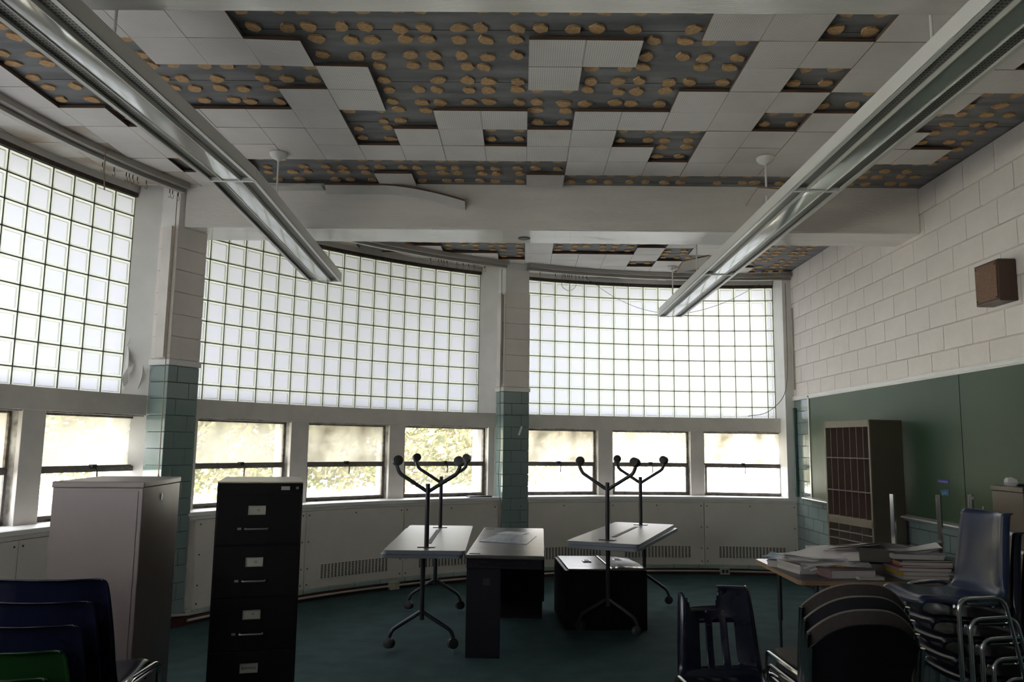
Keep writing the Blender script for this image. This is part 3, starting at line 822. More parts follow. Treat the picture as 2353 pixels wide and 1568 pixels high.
sticker(6.05, 1.03, .07, .07, 4, (.04, .14, .5), 'square blue magnet beside the upturned table leg', 'OK', (.6, .6, .8))
sticker(5.92, 1.08, .015, .07, -25, (.12, .12, .28), 'thin violet strip magnet leaning on the chalkboard')
sticker(5.76, 1.03, .055, .10, -35, (.05, .22, .42), 'tilted turquoise magnet near the brown cabinet back')
sticker(5.80, 1.08, .015, .06, 20, (.3, .36, .25), 'thin pale green strip magnet touching the tilted turquoise one')
sticker(5.62, 1.18, .07, .018, -30, (.6, .6, .6), 'small white tilted strip magnet above the turquoise one')
# wall speaker
sp = tag(empty('wall_speaker', (XR, 5.40, 2.64)), 'square walnut wall speaker with brown cloth front above the chalkboard', 'speaker')
ob('speaker_box', MB().box(-.125, -.002, -.145, .135, -.145, .14), M_speaker_w, sp, bevel=.006)
ob('speaker_cloth', MB().box(-.131, -.124, -.128, .118, -.128, .123), M_speaker_c, sp)
for a in (-.115, .105):
    for b in (-.115, .11):
        ob('screw', MB().lathe([(.006, 0), (.004, .004)], 8, T=Matrix.Translation((-.131, a, b)) @ Matrix.Rotation(rad(-90), 4, 'Y')), M_rubber, sp)
# outlets
def outlet(loc, rot, lab, col):
    r = tag(empty('power_outlet', loc, rot), lab, 'outlet')
    ob('outlet_box', MB().box(-.055, .055, -.05, 0, -.04, .04), M_conduit, r, bevel=.004)
    for s in (-1, 1): ob('socket', MB().box(s * .022 - .014, s * .022 + .014, -.053, -.049, -.018, .018), mat('socket_%s' % col[0], col[1], .5), r)
a = -39.6; outlet(pol(a, R_IN - .02, .045), (0, 0, -rad(a)), 'floor-level outlet box with cream sockets under the middle bay vent', ('cream', (.45, .45, .25)))
a = 1.1; outlet(pol(a, R_IN - .02, .045), (0, 0, -rad(a)), 'floor-level dark outlet box below the right window bay', ('dark', (.04, .04, .04)))
a = -64.45; r_ = tag(empty('power_outlet', pol(a, R_IN - .002, .53), (0, 0, -rad(a))), 'wall outlet box on the tiled left column beside the taupe cabinet', 'outlet')
ob('outlet_box', MB().box(-.038, .038, -.055, 0, -.065, .065), M_conduit, r_, bevel=.004)
for s in (-1, 1): ob('socket', MB().box(-.018, .018, -.058, -.054, s * .026 - .016, s * .026 + .016), M_slot, r_)
pts = fillet([pol(-64.6, R_IN - .02, .47), pol(-64.7, R_IN - .02, .12), pol(-62.6, R_IN - .03, .085), pol(-61.0, R_IN - .035, .085)], .12, 6)
o = ob('bent_conduit', MB().tube(pts, .010, 8), M_conduit, smooth=True); tag(o, 'thin bent conduit curving down the left tiled column to the floor', 'pipe')

# cords and wires
def cord(pts, r, m, lab, cat='cord', name='hanging_cord', fr=.1, tip=None):
    root = MB().tube(fillet(pts, fr, 6), r, 6)
    if tip: root.lathe([(.002, .02), (.008, 0), (.009, -.02), (.003, -.024)], 8, pts[-1])
    o = ob(name, root, m, smooth=True); tag(o, lab, cat); return o
c0 = pol(-65.95, R_IN - .01, 0); cord([(c0[0], c0[1], 3.55), (c0[0] - .002, c0[1], 2.3), (c0[0] + .004, c0[1], 1.22)], .004, M_cord, 'long tan pull cord hanging beside the left column', tip=True)
c0 = pol(-72.9, R_IN + .03, 0); cord([(-3.07, 5.569, 3.62), (-3.068, 5.569, 3.45), (-3.054, 5.569, 3.30)], .005, M_cord, 'short frayed rope hanging in front of the left glass-block wall')
c0 = pol(-26.75, R_IN - .01, 0); cord([(c0[0], c0[1], 3.55), (c0[0], c0[1], 2.0), (c0[0] + .01, c0[1] - .01, 1.5), (c0[0] - .01, c0[1], 1.1), (c0[0] + .02, c0[1] - .01, .86)], .003, M_wire, 'thin cord hanging down beside the middle tiled column')
cord([pol(-18.6, R_IN + .05, 3.58), pol(-18.8, R_IN + .05, 3.42), pol(-17.8, R_IN + .05, 3.36), pol(-16.8, R_IN + .05, 3.42), pol(-16.9, R_IN + .05, 3.58)], .003, M_wire, 'small looped wire hanging from the right curtain track', 'wire', fr=.2)
w_ = [pol(-15.5, R_IN + .1, 3.57)]
for t in (.2, .4, .6, .8): w_.append(pol(-15.5 + 22 * t, R_IN + .12, 3.57 - .45 * 4 * t * (1 - t) * .95))
w_.append(pol(6.5, R_IN + .12, 3.54)); cord(w_, .0028, M_wire, 'long thin wire sagging across the right glass-block wall', 'wire', fr=.6)
cord([(XR - .09, 9.62, 3.5), (XR - .10, 9.60, 2.4), (XR - .14, 9.60, 2.1), (XR - .38, 9.58, 1.90), (XR - .6, 9.58, 1.875)], .0035, M_wire, 'wire drooping from the right corner onto the band below the glass blocks', 'wire', fr=.5)
o = ob('tape_scrap', MB().box(-.012, .012, -.002, 0, -.055, .055), M_paper, loc=pol(-24.1, R_IN - .003, 1.66), rot=(0, rad(20), rad(24.1))); tag(o, 'torn white scrap stuck on the middle tiled column', 'paper')
o = ob('notebook', MB().box(-.14, .14, -.05, .05, 0, .014), mat('slate_cover', (.05, .06, .09), .5), loc=pol(-28.7, R_IN + .09, .906), rot=(0, 0, rad(27)), bevel=.003); tag(o, 'thin dark notebook lying on the window sill beside the middle column', 'notebook')

# ================================================================== FURNITURE
def bx(name, dims, m, par, bevel=.004, **k): return ob(name, MB().box(*dims), m, par, bevel=bevel, **k)

# ---- taupe cabinet (left)
ct = empty('storage_cabinet', (-2.08, 3.57, 0), (0, 0, rad(8)), label='tall plain taupe metal cabinet at left in front of the window', cat='cabinet')
bx('cabinet_body', (0, .385, 0, .58, 0, 1.285), M_taupe, ct)
bx('cabinet_top', (-.004, .389, -.004, .584, 1.285, 1.312), M_taupe, ct)
bx('cabinet_lock', (.386, .390, .26, .27, 1.215, 1.245), M_chrome, ct, .001)
bx('side_panel', (.02, .365, -.003, 0, .03, 1.27), M_taupe, ct, .001)
# ---- black five-drawer file cabinet
bc = empty('file_cabinet', (-1.475, 3.91, 0), (0, 0, rad(16.5)), label='tall black file cabinet with lettered drawer labels and a worn cream top', cat='cabinet')
bx('cabinet_body', (0, .405, .012, .60, 0, 1.296), M_black, bc)
bx('cabinet_top', (0, .405, .0, .60, 1.296, 1.302), mat('worn_cream_top', (.42, .38, .28), .3, col2=(.30, .26, .19), vscale=6), bc, .001)
bx('lock_plate', (.300, .342, -.002, .004, 1.262, 1.28), mat('grey_sticker', (.3, .3, .28), .6), bc, .0005)
ob('lock', MB().lathe([(.008, 0), (.006, .006)], 12, T=Matrix.Translation((.378, .006, 1.272)) @ Matrix.Rotation(rad(90), 4, 'X')), M_chrome_d, bc)
dz = .247
for i in range(5):
    zt = 1.240 - dz * i; z0 = zt - dz + .006
    z0 = max(z0, .01)
    d = bx('drawer', (.006, .399, .0, .02, z0, zt), M_black, bc, .003)
    cz = zt - .075
    lf = MB()
    for q in ((.150, .232, cz + .018, cz + .022), (.150, .232, cz - .022, cz - .018), (.150, .154, cz - .018, cz + .018), (.228, .232, cz - .018, cz + .018)): lf.box(q[0], q[1], -.005, 0, q[2], q[3])
    l_ = ob('label_holder', lf, M_chrome_d, bc)
    ob('label_card', MB().box(.154, .228, -.0025, -.0005, cz - .018, cz + .018), M_card, l_)
    tx = ['N', 'O', 'P', 'BERWAG', 'S'][i]
    t = link('lettering', text_mesh(tx, .016, M_ink), l_, (.198 if i < 3 else .190, -.0035, cz), (rad(90), 0, 0))
    hz = cz - .088
    hb = MB().tube(fillet([(.140, 0, hz), (.140, -.022, hz), (.245, -.022, hz), (.245, 0, hz)], .006, 3), .0045, 8)
    ob('drawer_handle', hb, M_chrome_d, d, smooth=True)
    ob('thumb_latch', MB().box(.104, .122, -.008, 0, hz - .005, hz + .005), M_chrome_d, d)

# ---- flip-top training tables stacked in pairs
def training_table(root_name, loc, rz, label, flip=False, L=1.78, Wd=.59):
    r = empty(root_name, loc, (0, 0, rz), label=label, cat='table', group=None)
    s = -1 if flip else 1
    top = []
    rr = .035
    pts = [(-Wd / 2, -L / 2), (Wd / 2, -L / 2), (Wd / 2, L / 2), (-Wd / 2, L / 2)]
    P = fillet([(p[0], p[1], 0) for p in [pts[0], pts[1], pts[2], pts[3], pts[0]]], rr, 4)
    # rounded loop
    loop = []
    for (cx, cy, a0) in ((Wd / 2 - rr, -L / 2 + rr, -90), (Wd / 2 - rr, L / 2 - rr, 0), (-Wd / 2 + rr, L / 2 - rr, 90), (-Wd / 2 + rr, -L / 2 + rr, 180)):
        for k in range(5): a = rad(a0 + 22.5 * k); loop.append((cx + rr * cos(a), cy + rr * sin(a)))
    t = MB(); t.prism(loop, -.0285, 0); t.m = [0, 0] + [1] * (len(t.f) - 2)
    ob('table_top', t, [M_lam, M_lam_edge], r, bevel=.002)
    H = .695
    for sy in (-1, 1):
        y = sy * (L / 2 - .19)
        g = -.0285
        ob('mounting_plate', MB().box(-.065, .065, y - .03, y + .03, g - .006, g), M_leg, r)
        ob('leg_column', MB().tube([(0, y, g), (0, y, -.49)], .0175, 12), M_leg, r, smooth=True)
        for sx in (-1, 1):
            pl = fillet([(0, y, -.43), (sx * .215, y, -.565), (sx * .235, y, -H + .075)], .09, 6)
            f = ob('leg', MB().tube(pl, .0145, 10), M_leg, r, smooth=True)
            cx = sx * .235
            T = Matrix.Translation((cx - sx * .004, y, -H + .038)) @ Matrix.Rotation(rad(78), 4, 'X') @ Matrix.Rotation(rad(18 * sx), 4, 'Y')
            w = MB().lathe([(.026, -.030), (.037, -.026), (.038, -.005), (.028, -.003), (.028, .003), (.038, .005), (.037, .026), (.026, .030)], 16, T=T)
            w.tube([(cx, y, -H + .08), (cx, y, -H + .045)], .009, 8)
            ob('caster', w, M_rubber, f, smooth=True)
    sl = MB().box(-.018, .018, -L * .27, L * .27, -.0315, -.0288)
    ob('cable_slot', sl, M_slot, r)
    if flip: r.rotation_euler = (pi, 0, rz)
    return r
a = rad(2.2)
training_table('training_table', (-.742, 6.73, .712), a, 'upright wheeled table with pale top, lower of the pair beside the dark desk')
training_table('training_table', (-.712, 6.72, .7125), a - .01, 'upturned wheeled table, legs in the air, on the pair beside the dark desk', True)
a = rad(-19.6)
training_table('training_table', (.955, 7.27, .712), a - .02, 'upright wheeled table, lower of the pair standing over the black cabinets', L=1.76)
training_table('training_table', (.940, 7.285, .7125), a, 'upturned wheeled table, legs in the air, above the black cabinets', True, L=1.76)

# ---- dark office desk
dk = empty('office_desk', (-.385, 5.78, 0), (0, 0, rad(-1.5)), label='charcoal office desk with worn dark top between the two table pairs', cat='desk')
dt = bx('desk_top', (-.005, .555, 0, 1.90, .695, .722), M_desk_top, dk, .008)
bx('leg_panel', (0, .245, .09, .13, 0, .695), M_desk_side, dk)
bx('apron', (.0, .545, .06, .09, .62, .695), M_desk_side, dk)
bx('pedestal', (.0, .545, 1.42, 1.88, 0, .60), M_desk_side, dk)
bx('modesty_panel', (.0, .02, .13, 1.42, .2, .695), M_desk_side, dk)
bx('corner_post', (.50, .545, 1.40, 1.88, .55, .695), M_desk_side, dk)
bx('drawer', (.545, .562, 1.45, 1.85, .14, .58), M_desk_side, dk)
bx('grommet', (.02, .10, .05, .085, .722, .724), M_slot, dk, .001)
bx('grommet', (.02, .10, 1.74, 1.775, .722, .724), M_slot, dk, .001)
bx('cable_hole', (.12, .17, .086, .091, .50, .55), M_rubber, dk, .001)
bx('pencil_tray', (.09, .44, .02, .06, .655, .668), M_desk_side, dk)
bs = ob('map_sheet', MB().prism([(-.35 + .02, 6.56), (.05, 6.40), (.14, 7.0), (-.18, 7.12)], .7225, .7275), mat('blue_print', (.36, .38, .43), .35, col2=(.20, .23, .30), vscale=4, stretch=(6, 1, 1))); tag(bs, 'large pale blue printed board lying across the charcoal desk', 'poster')
bs = ob('leaflet', MB().prism([(-.22, 7.15), (.0, 7.05), (.08, 7.26), (-.12, 7.34)], .7225, .7245), mat('leaflet_paper', (.5, .55, .6), .4)); tag(bs, 'small glossy leaflet at the window end of the charcoal desk', 'leaflet')

# ---- two black cabinets lying on their backs
bf = empty('fallen_file_cabinet', (.372, 6.76, 0), (0, 0, rad(4)), label='black double-drawer file cabinet lying on its back under the right table pair', cat='cabinet')
bx('cabinet_body', (0, .685, 0, .80, .0, .475), M_black, bf, .006)
bx('drawer_front', (.03, .375, .006, .79, .475, .488), M_blacktop, bf, .004)
d2 = MB(); 
loop = [(.385, .006), (.68, .006), (.682, .30)] + [(.682 - .26 * (1 - cos(rad(t))), .30 + .46 * sin(rad(t))) for t in (15, 30, 45, 60, 75, 90)] + [(.385, .79)]
d2.prism(loop, .475, .494)
ob('drawer_front', d2, M_blacktop, bf, bevel=.008)
for x, y in ((.245, .44), (.53, .52)):
    ob('recessed_handle', MB().box(x - .035, x + .035, y - .05, y + .05, .488, .497), M_chrome_d, bf, bevel=.003)
    ob('handle_cavity', MB().box(x - .022, x + .022, y - .035, y + .035, .4965, .4985), M_rubber, bf)

# ---- pigeonhole cabinet against the right wall
pg = empty('pigeonhole_cabinet', (2.966, 6.863, 0), (0, 0, rad(1.5)), label='tall tan pigeonhole cabinet with dark brown slots standing against the chalkboard', cat='cabinet')
pw, pd, ph = .70, .305, 1.752      # open front faces -x
Tm = Matrix.Rotation(rad(8.6), 4, 'Z')
pf = empty('tmp'); bpy.data.objects.remove(pf)
def pgb(name, dims, m, par=pg, bevel=.002): return ob(name, MB().box(*dims, T=Tm), m, par, bevel=bevel)
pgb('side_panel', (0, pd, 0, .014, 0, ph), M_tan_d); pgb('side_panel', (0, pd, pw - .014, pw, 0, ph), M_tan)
pgb('top_panel', (0, pd, 0, pw, ph - .012, ph), M_tan); pgb('back_panel', (pd - .008, pd, .014, pw - .014, .05, ph - .01), M_brown_in)
pgb('plinth', (0, pd, .014, pw - .014, 0, .06), M_tan)
pgb('front_header', (-.004, .012, 0, pw, ph - .06, ph), M_tan); pgb('front_band', (-.004, .02, 0, pw, .835, .90), M_tan)
pgb('front_stile', (-.004, .012, 0, .022, 0, ph), M_tan); pgb('front_stile', (-.004, .012, pw - .022, pw, 0, ph), M_tan)
M_div = mat('slot_divider', (.20, .14, .12), .45)
for z in (1.42, 1.13): pgb('shelf', (.0, pd - .01, .02, pw - .02, z - .005, z + .005), M_div)
pgb('shelf', (.0, pd - .01, .02, pw - .02, .895, .905), M_div)
for i in range(1, 7): pgb('divider', (.0, pd - .01, i * pw / 7 - .003, i * pw / 7 + .003, .905, ph - .06), M_div)
M_div2 = mat('slot_divider_tan', (.26, .23, .19), .45)
for z in (.06, .19, .32, .45, .58, .70, .77): pgb('shelf', (.0, pd - .01, .02, pw - .02, z - .004, z + .004), M_div2)
for i in range(1, 4): pgb('divider', (.0, pd - .01, i * pw / 4 - .003, i * pw / 4 + .003, .06, .835), M_div2)

# ---- folding table with the papers
ft = empty('folding_table', (1.70, 5.02, 0), (0, 0, rad(0)), label='wood-edged folding table buried under papers before the pigeonhole cabinet', cat='table')
TZ = .702
loop = []
for (cx, cy, a0) in ((1.52 - .04, .04, -90), (1.52 - .04, .90, 0), (.04, .90, 90), (.04, .04, 180)):
    for k in range(4): a = rad(a0 + 30 * k); loop.append((cx + .04 * cos(a), cy + .04 * sin(a)))
t = MB(); t.prism(loop, TZ - .028, TZ - .002); ob('table_top', t, M_ply, ft)
t = MB(); t.prism([(x * .995 + .003, y * .99 + .004) for x, y in loop], TZ - .002, TZ); ob('table_surface', t, M_dark_lam, ft)
for x in (.14, 1.38):
    for y in (.10, .82):
        l_ = ob('leg', MB().tube([(x, y, .30), (x, y, TZ - .028)], .017, 10), M_leg, ft, smooth=True)
        ob('leg_tip', MB().tube([(x, y, 0), (x, y, .30)], .010, 10), M_leg, l_, smooth=True)
    ob('leg_brace', MB().tube([(x, .10, TZ - .06), (x + .25 * (1 if x < .7 else -1), .46, TZ - .04)], .006, 6).tube([(x, .10, .63), (x, .82, .63)], .008, 6), M_leg, ft, smooth=True)
    
# ---- upturned chrome-legged table on the floor behind
ut = empty('upturned_table', (2.70, 5.25, TZ + .001), (0, 0, rad(40)), label='small upturned wooden table on the folding table, square chrome legs pointing up', cat='table')
bx('table_top', (-.04, .56, -.04, .36, 0, .022), M_wood, ut); bx('frame', (-.02, .54, -.02, .34, .022, .06), M_dark_lam, ut)
for x, y, h in ((0, 0, .51), (0, .30, .50), (.50, 0, .50)): bx('leg', (x, x + .027, y, y + .027, .022, h), M_chrome, ut, .002)

# ---- things piled on the folding table
def paper_stack(x, y, z, w, d, h, rz, lab, m=M_paper_e, sheets=0, curl=.0, cat='papers', name='paper_stack', top=M_paper):
    r = empty(name, (x, y, z), (0, 0, rad(rz)), label=lab, cat=cat)
    mb = MB(); n = max(1, int(h / .006))
    for i in range(n):
        dx, dy = rnd.uniform(-.006, .006), rnd.uniform(-.006, .006)
        mb.box(-w / 2 + dx, w / 2 + dx, -d / 2 + dy, d / 2 + dy, h * i / n, h * (i + 1) / n)
    ob('bundle', mb, m, r)
    if sheets:
        for s in range(sheets):
            g = MB(); nx, ny = 8, 6; a = rnd.uniform(-.35, .35)
            for j in range(ny + 1):
                for i in range(nx + 1):
                    u, v = i / nx - .5, j / ny - .5
                    g.v.append(((u * cos(a) - v * sin(a)) * w * 1.06, (u * sin(a) + v * cos(a)) * d * 1.06, h + .004 + s * .006 + curl * max(0, (u + .1) * (1 if s % 2 else -1)) ** 2 * 3 + .004 * sin(7 * u + 5 * v + s)))
            for j in range(ny):
                for i in range(nx): g.q((j * (nx + 1) + i, j * (nx + 1) + i + 1, (j + 1) * (nx + 1) + i + 1, (j + 1) * (nx + 1) + i))
            ob('loose_sheet', g, top, r, smooth=True)
    return r
def book(x, y, z, w, d, h, rz, cover, lab, cat='book', tilt=(0, 0)):
    r = empty('book', (x, y, z), (rad(tilt[0]), rad(tilt[1]), rad(rz)), label=lab, cat=cat)
    ob('page_block', MB().box(-w / 2 + .003, w / 2 - .003, -d / 2 + .003, d / 2 - .003, .002, h - .002), M_paper_e, r)
    ob('cover', MB().box(-w / 2, w / 2, -d / 2, d / 2, 0, .002).box(-w / 2, w / 2, -d / 2, d / 2, h - .002, h).box(-w / 2, -w / 2 + .002, -d / 2, d / 2, 0, h), cover, r)
    return r
Z = TZ + .001
paper_stack(1.93, 5.42, Z, .34, .30, .055, 10, 'loose white papers spilling over the left end of the folding table', sheets=7, curl=.02)
paper_stack(1.84, 5.62, Z, .26, .22, .04, -25, 'bundle of papers with blue covers at the far left table corner', sheets=3, curl=.03, top=mat('blue_cover', (.03, .16, .33), .4))
book(2.05, 5.22, Z, .30, .24, .05, 8, mat('mauve_cover', (.18, .12, .12), .5), 'mauve covered book with a pale label under the white papers')
book(2.16, 5.12, Z + .0, .16, .12, .018, 4, mat('white_cover', (.5, .48, .44), .5), 'small cream booklet near the front edge of the folding table')
bn = empty('open_box_file', (2.27, 5.36, Z + .062), (rad(-9), rad(3), rad(12)), label='open grey box file tipped over the heap of papers', cat='binder')
M_gb = mat('grey_board', (.15, .145, .12), .7)
ob('box_side', MB().box(-.17, .19, -.16, -.155, 0, .085).box(-.17, .19, -.16, .14, 0, .004).box(.185, .19, -.16, .14, 0, .085), M_gb, bn)
ob('papers_inside', MB().box(-.16, .18, -.15, .12, .004, .06), M_paper_e, bn)
for s in range(5):
    g = MB(); a_s = (-.12, .1, -.3, .22, .05)[s]
    for j in range(5):
        for i in range(9):
            u, v = i / 8 - .5, j / 4 - .5; px_, py_ = u * .44, v * .31
            g.v.append((px_ * cos(a_s) - py_ * sin(a_s) - .05 + .012 * s, px_ * sin(a_s) + py_ * cos(a_s) - .01 * s, .088 + .007 * s - .035 * max(0, -u - .1) + .004 * sin(6 * u + 4 * v + s)))
    for j in range(4):
        for i in range(8): g.q((j * 9 + i, j * 9 + i + 1, (j + 1) * 9 + i + 1, (j + 1) * 9 + i))
    ob('loose_sheet', g, M_paper, bn, smooth=True)
zz = Z
for h, m_, lab in ((.022, mat('white_ring_cover', (.30, .30, .29), .5), 'white ring folder at the bottom of the right pile'),
                   (.026, mat('mustard_cover', (.38, .24, .02), .5), 'mustard yellow binder in the right pile'),
                   (.022, mat('mauve2', (.25, .18, .20), .5), 'mauve book resting on the mustard binder'),
                   (.012, mat('red_cover', (.35, .05, .03), .5), 'thin red folder in the right pile'),
                   (.022, mat('tan_cover', (.36, .22, .11), .6), 'tan folder in the right pile above the red one'),
                   (.010, mat('black_cover', (.03, .03, .03), .5), 'thin black folder near the top of the right pile')):
    book(2.52 + rnd.uniform(-.01, .01), 5.22 + rnd.uniform(-.01, .01), zz, .32, .25, h, rnd.uniform(-6, 6), m_, lab); zz += h + .0006
paper_stack(2.50, 5.24, zz, .30, .22, .03, -6, 'white papers and magazines crowning the right pile', sheets=4, curl=.03)
ps = empty('paper_sheaf', (2.03, 5.38, Z + .075), (rad(13), rad(-5), rad(14)), label='fanned sheaf of white sheets slumped over the middle of the paper heap', cat='papers')
for s in range(7):
    g = MB(); a_s = rnd.uniform(-.3, .3); ox, oy = rnd.uniform(-.03, .03), rnd.uniform(-.02, .02)
    for j in range(5):
        for i in range(9):
            u, v = i / 8 - .5, j / 4 - .5; px_, py_ = u * .40, v * .29
            g.v.append((px_ * cos(a_s) - py_ * sin(a_s) + ox, px_ * sin(a_s) + py_ * cos(a_s) + oy, .005 * s + .010 * sin(5 * u + 3 * v + s) - .05 * max(0, -u - .15)))
    for j in range(4):
        for i in range(8): g.q((j * 9 + i, j * 9 + i + 1, (j + 1) * 9 + i + 1, (j + 1) * 9 + i))
    ob('loose_sheet', g, M_paper if s != 2 else mat('ochre_sheet', (.6, .42, .15), .8), ps, smooth=True)
paper_stack(2.16, 5.72, Z, .22, .3, .11, 4, 'upright cream paper stack at the back of the folding table')
paper_stack(2.80, 5.10, Z, .24, .22, .03, 30, 'dark crumpled leaflets to the right of the right pile', sheets=1, curl=.05, m=M_dark_lam, top=mat('teal_leaf', (.05, .14, .18), .4))

# ---- brown cabinet back at the right edge with cloth and rod
br = empty('metal_cabinet', (2.89, 4.69, 0), (0, 0, rad(0)), label='brown metal cabinet standing at the right edge before the chalkboard', cat='cabinet')
M_br = mat('brown_metal', (.10, .072, .054), .32, var=.08)
bx('cabinet_body', (.0, .38, 0, .31, 0, 1.262), M_br, br, .006); bx('cabinet_lip', (-.006, .38, -.006, .312, 1.262, 1.292), M_br, br, .003)
for i in range(3): pass
stk = ob('black_rod', MB().tube([(2.96, 4.85, 1.300), (3.25, 4.80, 1.300)], .007, 8), M_rubber, smooth=True); tag(stk, 'thin black rod lying across the top front of the brown cabinet', 'rod')
ck = MB(); 
for j in range(7):
    for i in range(9):
        u, v = i / 8 * 2 * pi, j / 6 * pi; r = 1 + .18 * sin(3 * u + v * 2) + .1 * cos(5 * v + u)
        ck.v.append((.04 * r * sin(v) * cos(u), .03 * r * sin(v) * sin(u), .026 * r * cos(v)))
for j in range(6):
    for i in range(8): ck.q((j * 9 + i, j * 9 + i + 1, (j + 1) * 9 + i + 1, (j + 1) * 9 + i))
o = ob('crumpled_cloth', ck, M_paper, loc=(2.925, 4.86, 1.316), smooth=True); tag(o, 'crumpled white cloth on the corner of the brown cabinet', 'cloth')

# ================================================================== CHAIRS
def crom(P, n):
    out = []
    for i in range(len(P) - 1):
        p0, p1, p2, p3 = P[max(i - 1, 0)], P[i], P[i + 1], P[min(i + 2, len(P) - 1)]
        for k in range(n):
            t = k / n
            out.append(tuple(.5 * ((2 * b) + (-a + c) * t + (2 * a - 5 * b + 4 * c - d) * t * t + (-a + 3 * b - 3 * c + d) * t ** 3) for a, b, c, d in zip(p0, p1, p2, p3)))
    out.append(tuple(P[-1])); return out
PROF = [(.235, -.040, .180, 0), (.228, -.010, .192, 0), (.19, .0, .200, 0), (.08, -.008, .212, 0), (-.06, -.014, .214, 0), (-.13, -.006, .213, .1), (-.172, .028, .208, .5), (-.192, .09, .202, .9), (-.204, .16, .198, 1), (-.216, .26, .190, 1), (-.232, .355, .181, 1), (-.242, .388, .175, 1), (-.258, .395, .170, 1)]
def shell_mesh(name, m, cut=None, nu=26):
    pr = crom(PROF, 4); mb = MB(); us = [-1 + 2 * i / nu for i in range(nu + 1)]
    for (y, z, w, b) in pr:
        for u in us:
            e = max(0, (abs(u) - .86) / .14)
            c = .045 * u * u * b - .035 * e * e * b
            mb.v.append((u * w, y + c, z + (.014 * u * u - .028 * e * e) * (1 - b)))
    for j in range(len(pr) - 1):
        for i in range(nu):
            u = (us[i] + us[i + 1]) / 2; zz_ = (pr[j][1] + pr[j + 1][1]) / 2
            if cut and pr[j][3] > .05 and cut(u, zz_): continue
            mb.q((j * (nu + 1) + i, j * (nu + 1) + i + 1, (j + 1) * (nu + 1) + i + 1, (j + 1) * (nu + 1) + i))
    me = mb.mesh(name, m, True)
    return me
def shell_chair(loc, rz, seat, me, lab, group=None, fy_=.195, cat='chair'):
    r = empty('school_chair', loc, (0, 0, rz), label=lab, cat=cat, group=group)
    s = link('seat_shell', me, r, (0, 0, seat)); so = s.modifiers.new('thick', 'SOLIDIFY'); so.thickness = .006; so.offset = 1
    for sx in (-1, 1):
        x = sx * .226
        pts = fillet([(x + sx * .02, fy_ + .012, 0), (x, fy_, seat + .006), (x, -.135, seat + .018), (x + sx * .02, -.295, 0)], .055, 6)
        l_ = ob('leg_frame', MB().tube(pts, .0115, 10), M_chrome, r, smooth=True)
        ob('seat_bracket', MB().tube([(x - sx * .008, fy_ - .045, seat - .018), (x - sx * .008, -.11, seat - .012)], .006, 8), M_chrome, l_, smooth=True)
    ob('cross_bar', MB().tube([(-.214, .10, seat - .028), (.214, .10, seat - .028)], .008, 8).tube([(-.214, -.09, seat - .028), (.214, -.09, seat - .028)], .008, 8), M_chrome, r, smooth=True)
    return r
ME_BLUE = shell_mesh('seat_shell', M_blue); ME_BLUEL = shell_mesh('seat_shell', M_blue_l); ME_GREEN = shell_mesh('seat_shell', M_green)
def heading(dx, dy): return math.atan2(-dx, dy)
# left stack seen from behind, bottom to top
h = rad(5); fx, fy = -sin(h), cos(h)
for i, (me, lab) in enumerate(((ME_GREEN, 'green plastic school chair, lowest of the stack at the lower left'), (ME_GREEN, 'green plastic school chair, second from the bottom of the lower left stack'),
        (ME_BLUE, 'navy plastic school chair, middle one of the stack at the lower left'), (ME_BLUE, 'navy plastic school chair, second from the top of the lower left stack'), (ME_BLUE, 'navy plastic school chair on top of the stack at the lower left'))):
    k = 4 - i; bxp, byp = (-1.715 if k == 0 else -1.705), 3.13
    c_ = shell_chair((bxp - fx * .09 * k, byp - fy * .09 * k, 0), h, .605 - .06 * k, me, lab); c_.scale = (1.22 if k == 0 else 1.14, 1, 1)
# right stack, facing the lower left
hx, hy = -1, -.06; h = heading(hx, hy)
labs = ['navy school chair, lowest of the five stacked at the right edge', 'navy school chair, second from the bottom of the right edge stack', 'navy school chair, middle of the five stacked at the right edge', 'navy school chair just below the worn top one at the right edge', 'worn blue school chair crowning the stack at the right edge']
for i in range(5):
    k = 4 - i
    shell_chair((2.13 - hx * .05 * k, 4.12 - hy * .05 * k, 0), h, .80 - .09 * k, ME_BLUEL if i == 4 else ME_BLUE, labs[i], fy_=.085)
# broken chair
def cut(u, z):
    if .045 < z < .225:
        for c in (-.37, 0.0, .37):
            if abs(u - c) < .095: return True
    if u < -.16: return False
    if u < -.02: lim = .40 - (u + .16) / .14 * .085
    elif u < .70: lim = .315 - .012 * abs(u - .3) / .3
    elif u < .93: lim = .305 + (u - .70) / .23 * .07
    else: lim = .378
    return z > lim
ME_BRK = shell_mesh('seat_shell', M_blue, cut, 56)
bk = shell_chair((.985, 3.80, 0), heading(.17, -1), .425, ME_BRK, 'broken navy school chair with a slotted back and torn top edge', cat='chair')
for x in (-.04, .05): ob('rivet', MB().lathe([(.006, 0), (.004, .004)], 8, T=Matrix.Translation((x, -.207, .425 + .285)) @ Matrix.Rotation(rad(-90), 4, 'X')), M_chrome, bk)
